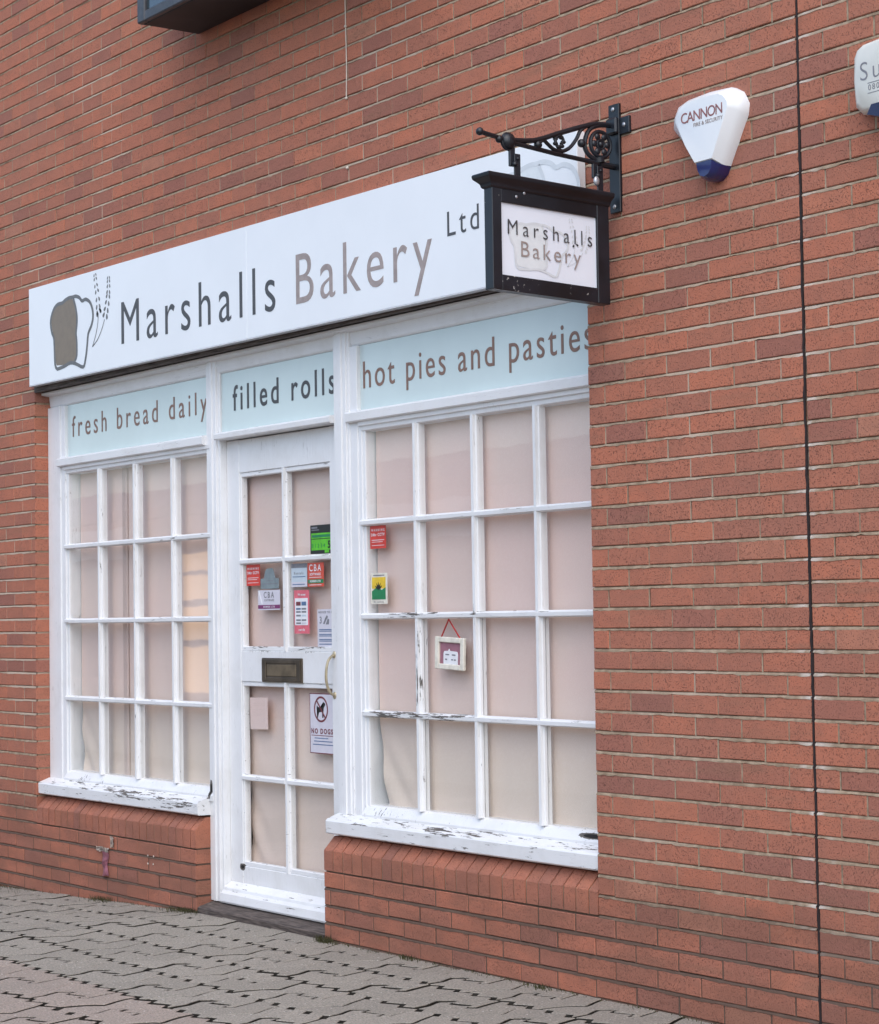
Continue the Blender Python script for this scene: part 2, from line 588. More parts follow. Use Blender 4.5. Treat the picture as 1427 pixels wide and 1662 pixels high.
M['pink'] = plain('pink_print', (0.66, 0.135, 0.175), 0.45)
M['maroon'] = plain('maroon_print', (0.17, 0.035, 0.045), 0.5)
M['yellow'] = plain('yellow_print', (0.74, 0.50, 0.03), 0.45)
M['cream'] = plain('cream_paint', (0.72, 0.68, 0.58), 0.5)
M['rose'] = plain('dusty_rose_print', (0.32, 0.14, 0.18), 0.5)
M['string'] = plain('red_string', (0.42, 0.03, 0.025), 0.7)
M['brass'] = plain('tarnished_brass', (0.125, 0.098, 0.072), 0.45, 0.5, 0.75, var=0.12, scale=14)
M['brass_flap'] = plain('rubbed_brass', (0.235, 0.185, 0.125), 0.38, 0.5, 0.75, var=0.12, scale=14)
M['pale_brass'] = plain('worn_brass', (0.50, 0.42, 0.28), 0.35, 0.5, 0.5)
M['steel'] = plain('bolt_steel', (0.42, 0.43, 0.46), 0.35, 0.5, 0.6)
M['alarm_white'] = plain('white_plastic', (0.80, 0.82, 0.83), 0.32, var=0.01, scale=4)
M['alarm_cream'] = plain('cream_plastic', (0.74, 0.73, 0.66), 0.35, var=0.03, scale=4)
M['lens'] = plain('blue_lens', (0.008, 0.011, 0.095), 0.12, 0.6, coat=0.5)
M['lens_dark'] = plain('dark_blue_lens', (0.008, 0.010, 0.05), 0.15, 0.6)
M['cable'] = plain('cream_cable', (0.62, 0.55, 0.46), 0.6)
M['panel_glass'] = plain('dark_glossy_panel', (0.020, 0.034, 0.044), 0.12, 0.7, coat=0.5, var=0.3, scale=4)
M['box_black'] = plain('matt_black_cladding', (0.014, 0.013, 0.015), 0.55, 0.4, var=0.2, scale=5)
M['dark_room'] = plain('dim_interior', (0.10, 0.095, 0.09), 0.9)
M['pink_plastic'] = plain('pink_plastic', (0.47, 0.20, 0.25), 0.45, var=0.15, scale=40)
M['tape'] = plain('dirty_tape', (0.50, 0.43, 0.37), 0.7, var=0.25, scale=60)
M['moss'] = plain('moss', (0.085, 0.080, 0.038), 0.95, 0.1, var=0.3, scale=80)
M['opp_wall'] = plain('opposite_brick', (0.30, 0.14, 0.10), 0.9, var=0.2, scale=6)
M['opp_roof'] = plain('opposite_slates', (0.10, 0.10, 0.11), 0.8, var=0.2, scale=4)
lt = NT('lit_shop_window')
em = lt.n('ShaderNodeEmission')
em.inputs[0].default_value = (1.0, 0.62, 0.30, 1)
em.inputs[1].default_value = 1.6
lt.l(em.outputs[0], lt.out.inputs[0])
M['lit'] = lt.m
M['far_ground'] = plain('far_paving', (0.23, 0.22, 0.205), 0.95, 0.2, var=0.15, scale=3)

# ------------------------------------------------------------------ ground and paving
def gz(x):
    return -0.040*max(0.0, -3.0-x)

bm = BM()
xs = [-60, -20, -10, -6, -5, -4, -3, 0, 5, 20, 60]
for a, b in zip(xs, xs[1:]):
    q = [(a, -60), (b, -60), (b, 0.9), (a, 0.9)]
    bm.faces.new([bm.verts.new((x, y, -0.016+gz(max(x, -7)))) for x, y in q])
bmesh.ops.remove_doubles(bm, verts=bm.verts[:], dist=1e-4)
structure(obj('ground', bm, M['joint_sand']))
bm = BM()   # the street beyond the laid blocks, 4 mm above the bedding
for (xa, xb, ya, yb) in [(-60, 9.5, -60, -5.6), (9.5, 60, -60, .9), (-60, -9.5, -5.6, .9)]:
    bm.faces.new([bm.verts.new((x, y, -0.004+gz(max(x, -7)))) for x, y in [(xa, ya), (xb, ya), (xb, yb), (xa, yb)]])
structure(obj('street', bm, M['far_ground']))

bm = BM()
MODX, ROW, STEP = 0.44, 0.332, 0.11
AMP = 0.040
def chain(x):                     # saw-toothed end joint: a slow drift, then a sharp drop
    f = (x/STEP) % 1.0
    return AMP*(f/0.70-0.5) if f < 0.70 else AMP*(0.5-(f-0.70)/0.30)
def chain_pts(xa, xb, sh):
    xs = [xa, xb]
    k = math.floor((xa+sh)/STEP)-1
    while k*STEP-sh < xb:
        for f in (0, .35, .70):
            q = (k+f)*STEP-sh
            if xa+.004 < q < xb-.004:
                xs.append(q)
        k += 1
    return sorted(xs)
SL = [(0.0, -.030), (.15, -.024), (.30, -.010), (.40, .010), (.47, .034), (.54, .026), (.66, .002), (.80, -.020), (1.0, -.034)]
ZL = [(0.0, -.050), (.20, -.060), (.33, -.085), (.42, -.098), (.52, -.074), (.57, -.052), (.45, -.038), (.50, .010), (.56, .048), (.44, .064), (.52, .092), (.66, .076), (.82, .060), (1.0, .050)]
def offset(line, g, jog):
    out = []
    for i, (x, y) in enumerate(line):
        a, b = line[max(i-1, 0)], line[min(i+1, len(line)-1)]
        tx, ty = b[0]-a[0], b[1]-a[1]
        L = math.hypot(tx, ty) or 1
        gg = g*(1.45 if jog and 3 <= i <= len(line)-5 else 1.0)
        out.append((x+ty/L*gg, y-tx/L*gg))
    return out
for r in range(-1, 17):
    ytop = 0.047 - ROW*r
    ybot = ytop - ROW
    ph = -1.04 - 0.072*r
    for i in range(-21, 26):
        xL = ph + i*MODX
        if xL < -9.6 or xL > 9.4:
            continue
        lines = [(xL-.22, SL), (xL, ZL), (xL+.22, SL)]
        for (xa, La), (xb, Lb) in zip(lines, lines[1:]):
            dz = random.uniform(-.0022, .0022)
            tx, ty = random.uniform(-.008, .008), random.uniform(-.008, .008)
            A = offset([(xa+dx, ybot+t*ROW) for t, dx in La], .0072, True)
            B = offset([(xb+dx, ybot+t*ROW) for t, dx in Lb], -.0072, True)
            S_ = .008
            up_ = [(x, ytop+chain(x+S_)-.0225) for x in chain_pts(A[-1][0], B[-1][0], S_)]
            dn_ = [(x, ybot+chain(x)+.0030) for x in chain_pts(A[0][0], B[0][0], 0)]
            pts = A[1:-1]+up_+B[1:-1][::-1]+dn_[::-1]
            cx = sum(p[0] for p in pts)/len(pts)
            cy = sum(p[1] for p in pts)/len(pts)
            mi = 1 if (r >= 4) else 0
            m = len(pts)
            top, low, bot = [], [], []
            for q, (x, y) in enumerate(pts):
                z = gz(max(x, -7))+dz+tx*(x-cx)+ty*(y-cy)
                k = 0.980
                top.append(bm.verts.new((cx+(x-cx)*k, cy+(y-cy)*k, z)))
                low.append(bm.verts.new((x, y, z-.0022)))
                bot.append(bm.verts.new((x, y, z-.02)))
            f0 = bm.faces.new(top)
            f0.material_index = mi
            for k in range(m):
                j = (k+1) % m
                bm.faces.new((low[k], low[j], top[j], top[k])).material_index = mi
                bm.faces.new((bot[k], bot[j], low[j], low[k])).material_index = 2
structure(obj('pavement', bm, [M['paver_grey'], M['paver_pink'], M['joint_sand']]))

# ------------------------------------------------------------------ brick wall
XL, XR = -4.785, 0.020          # edges of the shopfront opening
PL, PR = -2.996, -1.846         # edges of the doorway between the plinths
XJ = 1.125                      # movement joint
wall = thing('brick_wall', 'red brick wall of stretcher courses running behind the bakery shopfront', 'brick wall', (2.0, 0.0, 0.0))
bw = BM()
mb = BM()
MY = .0100
def brick(x0, x1, z0, z1, y0, y1, top_slope=None):
    jx0, jx1 = random.uniform(-.0014, .0014), random.uniform(-.0014, .0014)
    jz0, jz1 = random.uniform(-.0012, .0012), random.uniform(-.0012, .0012)
    yf = y0+random.uniform(-.0013, .0013)
    tw = random.uniform(-.0010, .0010)
    x0, x1, z0, z1 = x0+jx0, x1+jx1, z0+jz0, z1+jz1
    c = 0.0028
    A = [(x0, z0), (x1, z0), (x1, z1), (x0, z1)]
    I = [(x0+c, z0+c), (x1-c, z0+c), (x1-c, z1-c), (x0+c, z1-c)]
    sl = [random.uniform(-.0008, .0008) for _ in range(4)]
    back = [bw.verts.new((x, y1, z)) for x, z in A]
    mid = [bw.verts.new((x, yf+c+tw*(1 if i in (1, 2) else -1), z+sl[i])) for i, (x, z) in enumerate(A)]
    fr = [bw.verts.new((x, yf+tw*(1 if i in (1, 2) else -1), z+sl[i])) for i, (x, z) in enumerate(I)]
    bw.faces.new(fr)
    for k in range(4):
        j = (k+1) % 4
        bw.faces.new((mid[k], mid[j], fr[j], fr[k]))
        bw.faces.new((back[k], back[j], mid[j], mid[k]))

def bed(xa, xb, z):
    """weathered bed joint: set back under the brick above, brought forward over the brick below"""
    n = max(2, int((xb-xa)/.022))
    prev = None
    for i in range(n+1):
        x = xa+.001+(xb-xa-.002)*i/n
        q = noise.noise(Vector((x*7, z*31, 3.3)))
        q2 = noise.noise(Vector((x*41, z*17, 9.1)))
        dn = .0060+.0032*q+.0048*q2
        fy = -.0006-.0010*max(0, q2)
        ring = [mb.verts.new((x, MY+.004, z+.0060)), mb.verts.new((x, .0048+.0020*q2, z+.0040+.0012*q)),
                mb.verts.new((x, .0006+fy*.4, z-.0010+.0012*q2)), mb.verts.new((x, fy, z-dn)), mb.verts.new((x, .003, z-dn-.0012))]
        if prev:
            for k in range(4):
                mb.faces.new((prev[k], ring[k], ring[k+1], prev[k+1]))
        prev = ring

def run(xa, xb, j, shift=0, y1=.105):
    """one course of stretchers between xa and xb"""
    z0, z1 = j*.075+.0055, j*.075+.0705
    par = (j+shift) % 2
    n0 = math.floor(xa/.1125)-2
    cuts = [xa]
    n = n0
    while n*.1125 < xb:
        if n % 2 == par and n*.1125 > xa+.035 and n*.1125 < xb-.035:
            cuts.append(n*.1125+random.uniform(-.003, .003))
        n += 1
    cuts.append(xb)
    for c in cuts[1:-1]:            # upright joints, nearly flush
        y = random.uniform(.0008, .0035)
        w = random.uniform(.0030, .0042)
        v = [mb.verts.new(q) for q in [(c-w, y, z0-.002), (c+w, y+.0006, z0-.002), (c+w, y, z1+.002), (c-w, y+.0004, z1+.002)]]
        mb.faces.new(v)
    bed(xa, xb, j*.075)
    for a, b in zip(cuts, cuts[1:]):
        ga = 0.0 if a == xa else 0.0030
        gb = 0.0 if b == xb else 0.0030
        brick(a+ga, b-gb, z0, z1, 0, y1)

for j in range(-4, 72):
    z = j*.075
    segs = []
    if z < 0.295:
        segs = [(-9.6, PL, 1 if True else 0), (PR, XJ-.006, 0)]
    elif z < 0.36:
        segs = [(-9.6, XL, 1), (XR, XJ-.006, 0)]
    elif z < 2.77:
        segs = [(-9.6, XL, 1), (XR, XJ-.006, 0)]
    else:
        segs = [(-9.6, XJ-.006, 0)]
    segs.append((XJ+.006, 3.3, 0))
    for a, b, sft in segs:
        run(a, b, j, sft)
obj('brickwork', bw, M['brick'], wall)

# mortar body behind the brick faces
bm = mb
my = MY
box(bm, -9.59, XL-.004, my, .30, -.3, 2.7735)
box(bm, XR+.004, 3.29, my, .30, -.3, 2.7735)
box(bm, -9.59, 3.29, my, .30, 2.774, 5.39)
box(bm, XL-.002, PL-.004, my, .20, -.3, .300)
box(bm, PR+.004, XR+.002, my, .20, -.3, .300)
obj('mortar', bm, M['mortar'], wall)

# plinth courses of bricks on edge with a sloped top, one run under each window
def plinth(x0, x1, name):
    global bw
    bw = BM()
    x = x0
    z0, zf, zt, ys, yb = .3045, .394, .450, .058, .16
    while x < x1-.02:
        w = random.choice([.0675, .0690, .0700])
        xe = min(x+w, x1)
        if x1-xe < .03:
            xe = x1
        f = random.uniform(-.0015, .0015)
        zc = random.uniform(-.002, .002)
        prof = [(f, z0), (f, zf-.004+zc), (f+.004, zf+.002+zc), (ys-.003, zt-.002+zc), (ys+.003, zt+zc), (yb, zt+zc), (yb, z0)]
        prism(bw, prof, x+.0008, xe-.0008, 'x')
        x = xe+.0065
    obj(name, bw, M['brick'], wall)
    b2 = BM()
    prism(b2, [(.0036, .302), (.0036, zf-.005), (ys+.004, zt-.0075), (.2, zt-.0075), (.2, .302)], x0+.003, x1-.003, 'x')
    obj('plinth_mortar', b2, M['mortar'], wall)
plinth(XL+.004, PL, 'plinth')
plinth(PR, XR-.003, 'plinth')

bm = BM()   # wavering movement joint
pts = []
z = -.25
while z < 5.4:
    pts.append((z, XJ+random.uniform(-.0022, .0022)+.003*math.sin(z*2.3), .0034+random.uniform(0, .0026)))
    z += .03
prev = None
for z, x, w in pts:
    ring = [bm.verts.new((x-w, .004, z)), bm.verts.new((x-w*.7, -.0015, z)), bm.verts.new((x+w*.7, -.0015, z)), bm.verts.new((x+w, .004, z))]
    if prev:
        for k in range(3):
            bm.faces.new((prev[k], prev[k+1], ring[k+1], ring[k]))
    prev = ring
obj('movement_joint', bm, M['joint'], wall)
bm = BM()
for x, z in [(-3.486, .231), (-3.425, .232), (-3.486, .191), (-3.430, .192)]:
    ball(bm, (x, -.001, z), .0050, (1, .5, 1), 8, 6)
    obj('screw_plug', bm, M['tape'], wall)
    bm = BM()

# dim shop room behind the blinds
bm = BM()
x0, x1, y0, y1, z0, z1 = -4.78, .015, .305, 1.6, -.05, 2.76
V = [bm.verts.new(p) for p in [(x0, y0, z0), (x1, y0, z0), (x1, y0, z1), (x0, y0, z1), (x0, y1, z0), (x1, y1, z0), (x1, y1, z1), (x0, y1, z1)]]
for f in [(4, 5, 6, 7), (0, 1, 5, 4), (3, 7, 6, 2), (0, 4, 7, 3), (1, 2, 6, 5)]:
    bm.faces.new([V[k] for k in f])
structure(obj('interior_wall', bm, M['dark_room']))

# ------------------------------------------------------------------ shopfront
shop = thing('shopfront', 'white painted timber shopfront with peeling paint, two small-paned windows and a glazed door', 'shopfront', (-2.4, .1, 0.0))
GY = .105                                    # glass plane of windows

def bar_x(bm, x0, x1, zc, h, yf, yb):        # horizontal glazing bar
    prism(bm, [(yb, zc-h/2), (yf+.012, zc-h/2), (yf, zc-h*.30), (yf-.001, zc+h*.22), (yf+.010, zc+h/2), (yb, zc+h/2)], x0, x1, 'x')
def bar_z(bm, xc, w, z0, z1, yf, yb):        # vertical glazing bar with a moulded nose
    prism(bm, [(xc-w/2, yb), (xc-w/2, yf+.016), (xc-w*.34, yf+.012), (xc-w*.26, yf), (xc+w*.26, yf), (xc+w*.34, yf+.012), (xc+w/2, yf+.016), (xc+w/2, yb)], z0, z1, 'z')

def display_window(gx0, fr_left, fr_right, sill0, sill1, round_left):
    gx1 = gx0+.378*4+.03*3
    bm = BM()
    for a, b, y in fr_left:
        box(bm, a, b, y, .205, .545, 2.262 if y > .0875 else 2.60, .002)
    for a, b, y in fr_right:
        box(bm, a, b, y, .205, .545, 2.262, .002)
    # bottom rail with sloped top, head rail in two steps
    prism(bm, [(.205, .530), (.072, .530), (.070, .556), (.094, .590), (.112, .597), (.205, .597)], gx0-.025, gx1+.012, 'x')
    prism(bm, [(.205, 2.219), (.100, 2.219), (.090, 2.224), (.088, 2.240), (.078, 2.244), (.076, 2.262), (.205, 2.262)], gx0-.030, gx1+.012, 'x')
    w = obj('display_window', bm, M['paint_v'], shop)
    w['wear'] = 0.7
    bm = BM()
    for k in range(3):
        bar_z(bm, gx0+.378*(k+1)+.03*k+.015, .031, .594, 2.222, .078, .125)
    g = obj('upright_glazing_bar', bm, M['paint_v'], w)
    g['wear'] = 0.95
    bm = BM()
    for zc in (.991, 1.411, 1.819):
        bar_x(bm, gx0-.024, gx1+.002, zc, .028, .0765, .124)
    g = obj('cross_glazing_bar', bm, M['paint_h'], w)
    g['wear'] = 1.10
    bm = BM()
    for c in range(4):
        for r in range(4):
            za = [.597, 1.005, 1.425, 1.833][r]
            zb = [.977, 1.397, 1.805, 2.219][r]
            xa = gx0+c*.408
            box(bm, xa+.0005, xa+.3775, GY, GY+.004, za+.0005, zb-.0005)
    obj('glass_pane', bm, M['glass'], w)
    bm = BM()
    prof = [(.16, .462), (.018, .462), (.011, .468), (.009, .518), (.016, .527), (.075, .548), (.16, .548)]
    prism(bm, prof, sill0, sill1, 'x')
    if round_left:
        n = 10
        prev = None
        for k in range(n+1):
            a = math.pi*k/n
            # rounded nosing at the door end
            ring = [bm.verts.new((sill0-.016*math.sin(a), .0095+.0385*(1-math.cos(a)), zz)) for zz in (.463, .520)]
            if prev:
                bm.faces.new((prev[0], ring[0], ring[1], prev[1]))
            else:
                first = ring
            prev = ring
    s = obj('window_sill', bm, M['paint_h'], w)
    s['wear'] = 1.25
    return w

display_window(-4.562, [(-4.784, -4.632, .080), (-4.634, -4.584, .087), (-4.586, -4.562, .096)],
               [(-2.962, -2.940, .092)], XL-.020, PL+.004, False)
display_window(-1.620, [(-1.722, -1.664, .085), (-1.666, -1.640, .090), (-1.642, -1.620, .096)],
               [(-.020, .018, .085)], PR+.004, XR-.001, True)

# posts either side of the door: one mesh each with stepped mouldings
def post(steps, z0, z1):
    bm = BM()
    for a, b, y in steps:
        box(bm, a, b, y, .21, z0, z1, .0022)
    p = obj('door_post', bm, M['paint_v'], shop)
    p['wear'] = 0.7
post([(-3.000, -2.958, .083), (-2.960, -2.934, .075), (-2.936, -2.906, .082), (-2.908, -2.886, .094)], .052, 2.682)
post([(-1.850, -1.826, .083), (-1.828, -1.796, .074), (-1.798, -1.764, .067), (-1.766, -1.736, .073), (-1.738, -1.720, .080)], .466, 2.682)

# transom lights: rail, pane and words
def transom(x0, x1, words, p0, cap, width, ink, zrail=2.262, wt=.0):
    bm = BM()
    prism(bm, [(.20, zrail), (.066, zrail), (.059, zrail+.005), (.057, 2.301), (.064, 2.309), (.20, 2.316)], x0, x1, 'x')
    t = obj('transom_window', bm, M['paint_h'], shop)
    t['wear'] = 0.3
    bm = BM()
    box(bm, x0+.0015, x1-.0015, GY, GY+.006, 2.3115, 2.6015)
    obj('glass_pane', bm, M['aqua'], t)
    lettering('lettering', words, (p0[0], GY-.0012, p0[1]), (1, 0, 0), (0, 0, 1), cap, width, ink, t, .0012, wt, .91)
transom(-4.634, -3.000, 'fresh bread daily', (-4.530, 2.422), .112, 1.503, M['brown_ink'])
transom(-2.886, -1.850, 'filled rolls', (-2.775, 2.412), .118, .905, M['ink'], 2.275, .008)
transom(-1.722, .018, 'hot pies and pasties', (-1.640, 2.409), .118, 1.565, M['brown_ink'])

bm = BM()
prism(bm, [(.21, 2.6022), (.100, 2.6022), (.094, 2.610), (.088, 2.664), (.042, 2.6705), (.040, 2.6825), (.21, 2.6835)], -4.783, .017, 'x')
hb = obj('head_board', bm, M['paint_h'], shop)
hb['wear'] = 0.25
bm = BM()
prism(bm, [(-.0025, 2.684), (.024, 2.6845), (.024, 2.688), (.21, 2.688), (.21, 2.772), (-.0025, 2.772)], -4.782, .018, 'x')
obj('soffit_board', bm, M['timber'], shop)
bm = BM()
prism(bm, [(.21, -.05), (.004, -.05), (.000, .022), (.010, .029), (.09, .050), (.21, .051)], PL+.012, PR-.003, 'x')
obj('threshold', bm, M['timber'], shop)

# door leaf
DY, DG = .130, .150
bm = BM()
dx0, dx1 = -2.884, -1.846
gl = [(-2.768, -2.380), (-2.350, -1.962)]
box(bm, dx0, -2.768, DY, .178, .060, 2.272, .002)
box(bm, -1.962, dx1, DY, .178, .060, 2.272, .002)
for z0, z1 in [(2.111, 2.270), (1.110, 1.255), (.061, .232)]:
    box(bm, -2.7682, -1.9618, DY+.002, .176, z0, z1, .002)
door = obj('door', bm, M['paint_v'], shop)
door['wear'] = 0.75
bm = BM()
for z0, z1 in [(1.255, 2.111), (.232, 1.110)]:
    bar_z(bm, -2.365, .030, z0-.001, z1+.001, DY-.002, .170)
    for x0, x1, s in [(-2.768, -2.756, 1), (-1.974, -1.962, -1)]:
        box(bm, x0, x1, DY+.006, .170, z0-.0005, z1+.0005, .003)
for zc in (1.683, .652):
    for x0, x1 in [(-2.768, -2.379), (-2.351, -1.962)]:
        bar_x(bm, x0, x1, zc, .028, DY-.004, .170)
    box(bm, -2.381, -2.349, DY+.000, .170, zc-.014, zc+.014, .003)
for z in (2.100, 1.266, 1.099, .243):
    for x0, x1 in gl:
        box(bm, x0, x1, DY+.007, .169, z-.011, z+.011, .003)
g = obj('glazing_bar', bm, M['paint_h'], door)
g['wear'] = 1.10
bm = BM()
for x0, x1 in gl:
    for z0, z1 in [(1.697, 2.111), (1.255, 1.669), (.666, 1.110), (.232, .638)]:
        box(bm, x0+.0005, x1-.0005, DG, DG+.004, z0+.0005, z1-.0005)
obj('glass_pane', bm, M['glass'], door)
bm = BM()
prism(bm, [(.131, .054), (.070, .054), (.066, .062), (.072, .098), (.086, .112), (.090, .124), (.112, .140), (.131, .150)], -2.884, -1.848, 'x')
wb = obj('weatherboard', bm, M['paint_h'], door)
wb['wear'] = 0.9
# letter plate: tarnished plate with a raised flap
bm = BM()
box(bm, -2.567, -2.210, .124, .133, 1.1105, 1.2240, .003)
for x0, x1, z0, z1 in [(-2.560, -2.524, 1.118, 1.217), (-2.253, -2.217, 1.118, 1.217), (-2.5242, -2.2528, 1.118, 1.134), (-2.5242, -2.2528, 1.200, 1.217)]:
    box(bm, x0, x1, .1195, .1245, z0, z1, .002)
lp = obj('letter_plate', bm, M['brass'], door)
bm = BM()
box(bm, -2.518, -2.258, .1215, .1245, 1.140, 1.194, .0012)
obj('flap', bm, M['brass_flap'], door)
bm = BM()
hx = -1.944
tube(bm, smooth_pts([(hx, .132, 1.240), (hx, .118, 1.236), (hx, .096, 1.212), (hx, .086, 1.160), (hx, .090, 1.110), (hx, .108, 1.072), (hx, .132, 1.062)], 5), [.0065]*31, 8)
for z in (1.242, 1.060):
    ball(bm, (hx, .130, z), .014, (1, .4, 1.2))
obj('pull_handle', bm, M['pale_brass'], door, True)
bm = BM()
box(bm, -1.925, -1.893, .126, .131, 1.305, 1.462, .0015)
for z in (1.435, 1.40, 1.33):
    box(bm, -1.914, -1.904, .1235, .127, z-.008, z+.008, .001, 1)
obj('lock_plate', bm, [M['paint_v'], M['black_print']], door)

# ------------------------------------------------------------------ paper blinds hung behind the glass
def blind(name, x0, x1, z0, z1, y, label, curl, seed, mat=None):
    bm = BM()
    nx, nz = 60, 60
    rows = []
    for k in range(nz+1):
        row = []
        tz = k/nz
        z = z0+(z1-z0)*tz
        for i in range(nx+1):
            tx = i/nx
            edge = x0 + curl*max(0, 1-tz*3.2)**1.6
            x = edge+(x1-edge)*tx
            w = noise.noise(Vector((x*2.1+seed, z*1.3, seed)))*.004*min(1, tx*4)
            fold = math.exp(-((tx)/.16)**2)*max(0, 1-tz*3.0)
            w += fold*.010*math.sin((x*1.0+z*.8)*38+seed)
            fold2 = math.exp(-((1-tx)/.12)**2)*max(0, 1-tz*3)
            w += fold2*.012*math.sin((x*1.0-z*.9)*34)
            w += .0015*math.sin(z*9+x*2+seed)*max(0, .5-tz)
            row.append(bm.verts.new((x, y+w, z)))
        rows.append(row)
    back = [[bm.verts.new(v.co+Vector((0, .003, 0))) for v in row] for row in rows]
    for a, b in zip(rows, rows[1:]):
        for i in range(nx):
            bm.faces.new((a[i], a[i+1], b[i+1], b[i]))
    for a, b in zip(back, back[1:]):
        for i in range(nx):
            bm.faces.new((a[i], b[i], b[i+1], a[i+1]))
    rim = [(rows[0][i], back[0][i]) for i in range(nx+1)]+[(rows[k][nx], back[k][nx]) for k in range(1, nz+1)]
    rim += [(rows[nz][i], back[nz][i]) for i in range(nx-1, -1, -1)]+[(rows[k][0], back[k][0]) for k in range(nz-1, 0, -1)]
    for k in range(len(rim)):
        p, q = rim[k], rim[(k+1) % len(rim)]
        bm.faces.new((p[0], p[1], q[1], q[0]))
    o = obj(name, bm, mat or M['paper'], None, True)
    return tag(o, label, 'paper blind')
b1 = blind('paper_blind', -4.555, -2.945, .56, 2.24, .165, 'pinkish paper blind filling the window left of the door', .035, 1.7)
bm = BM()
prism(bm, [(-4.045, .1590), (-4.000, .1545), (-3.985, .160), (-4.02, .1635)], .57, 2.235, 'z')
f = obj('paper_fold', bm, mat_paper('folded_paper', (0.58, 0.43, 0.39), (0.56, 0.44, 0.39), 0.4), b1)
b2 = blind('paper_blind', -1.612, -.012, .56, 2.24, .148, 'pinkish paper blind filling the window right of the door, its lower left corner pulled in', .060, 5.1)
b3 = blind('paper_blind', -2.800, -1.940, .20, 2.14, .196, 'pinkish paper blind hung behind the glass of the shop door', .0, 9.3, mat_paper('door_paper', (0.76, 0.575, 0.520), (0.74, 0.59, 0.525), 0.35))

# ------------------------------------------------------------------ fascia sign
SLP = -.0115
def fz(x, z):   # the board hangs a touch off level
    return z + SLP*(x+4.76)
fs = thing('fascia_sign', 'long white fascia board lettered Marshalls Bakery Ltd over the shopfront', 'shop sign', (-2.4, -.02, 2.7))
def fascia_panel(x0, x1):
    bm = BM()
    vs = []
    for y in (-.042, -.003):
        for x, z in [(x0, 2.720-.0055*(x0+4.76)), (x1, 2.720-.0055*(x1+4.76)), (x1, fz(x1, 3.258)), (x0, fz(x0, 3.258))]:
            vs.append(bm.verts.new((x, y, z)))
    for f in [(0, 1, 2, 3), (7, 6, 5, 4), (0, 4, 5, 1), (1, 5, 6, 2), (2, 6, 7, 3), (3, 7, 4, 0)]:
        bm.faces.new([vs[k] for k in f])
    bmesh.ops.bevel(bm, geom=bm.edges[:], offset=.0015, segments=1, affect='EDGES')
    return obj('sign_panel', bm, M['sign_white'], fs)
fascia_panel(-4.760, -2.3856)
fascia_panel(-2.3844, .030)
bm = BM()
vs = []
for y in (-.0435, .002):
    for x, dz in [(-4.758, 2.716), (.028, 2.716), (.028, 2.7215), (-4.758, 2.7215)]:
        vs.append(bm.verts.new((x, y, dz-.002-.0055*(x+4.76))))
for f in [(0, 1, 2, 3), (7, 6, 5, 4), (0, 4, 5, 1), (1, 5, 6, 2), (2, 6, 7, 3), (3, 7, 4, 0)]:
    bm.faces.new([vs[k] for k in f])
obj('edge_trim', bm, M['sign_trim'], fs)
FY = -.0428
rd = (1, 0, SLP)
lettering('lettering', 'Marshalls', (-3.646, FY, 2.824), rd, (0, 0, 1), .2165, 1.518, M['ink'], fs, .001, -.003, .96)
lettering('lettering', 'Bakery', (-1.951, FY, 2.809), rd, (0, 0, 1), .2240, 1.050, M['taupe'], fs, .001, -.003, .96)
lettering('lettering', 'Ltd', (-.795, FY, 2.934), (1, 0, 0), (0, 0, 1), .100, .213, M['ink'], fs, .001, -.003, .96)

LOAF = [(-4.4, 2.775), (-4.429, 2.806), (-4.44, 2.94), (-4.465, 2.98), (-4.481, 3.033), (-4.469, 3.073), (-4.435, 3.11), (-4.389, 3.127), (-4.333, 3.127), (-4.306, 3.136), (-4.254, 3.144), (-4.209, 3.142), (-4.172, 3.142), (-4.128, 3.129), (-4.096, 3.107), (-4.052, 3.11), (-4.003, 3.088), (-3.974, 3.046), (-3.969, 3.001), (-3.991, 2.959), (-4.026, 2.923), (-4.04, 2.858), (-4.061, 2.789), (-4.088, 2.754), (-4.168, 2.778), (-4.239, 2.792), (-4.321, 2.781)]
INNER = [(-4.193, 3.129), (-4.133, 3.101), (-4.097, 3.085), (-4.063, 3.092), (-4.023, 3.081), (-3.994, 3.049), (-3.987, 3.003), (-4.009, 2.963), (-4.045, 2.93), (-4.06, 2.86), (-4.081, 2.793), (-4.102, 2.775), (-4.178, 2.797), (-4.153, 2.817), (-4.152, 2.907), (-4.163, 2.944), (-4.146, 2.996), (-4.146, 3.041), (-4.163, 3.089)]
CRUST = [(-4.388, 2.800), (-4.415, 2.815), (-4.427, 2.940), (-4.450, 2.982), (-4.466, 3.033), (-4.455, 3.068), (-4.428, 3.098), (-4.387, 3.114), (-4.330, 3.115), (-4.300, 3.124), (-4.254, 3.131), (-4.215, 3.129), (-4.186, 3.085), (-4.170, 3.040), (-4.168, 2.998), (-4.180, 2.944), (-4.172, 2.905), (-4.172, 2.830), (-4.200, 2.800), (-4.243, 2.804), (-4.321, 2.795)]
W1 = [(-3.942, 3.224), (-3.933, 3.174), (-3.914, 3.11), (-3.906, 3.038), (-3.9, 3.019)]
S1 = [(-3.906, 3.02), (-3.913, 2.968), (-3.937, 2.908), (-3.977, 2.849)]
W2 = [(-3.787, 3.188), (-3.788, 3.128), (-3.799, 3.068), (-3.829, 2.988)]
S2 = [(-3.835, 2.976), (-3.869, 2.927), (-3.918, 2.88), (-3.977, 2.849)]

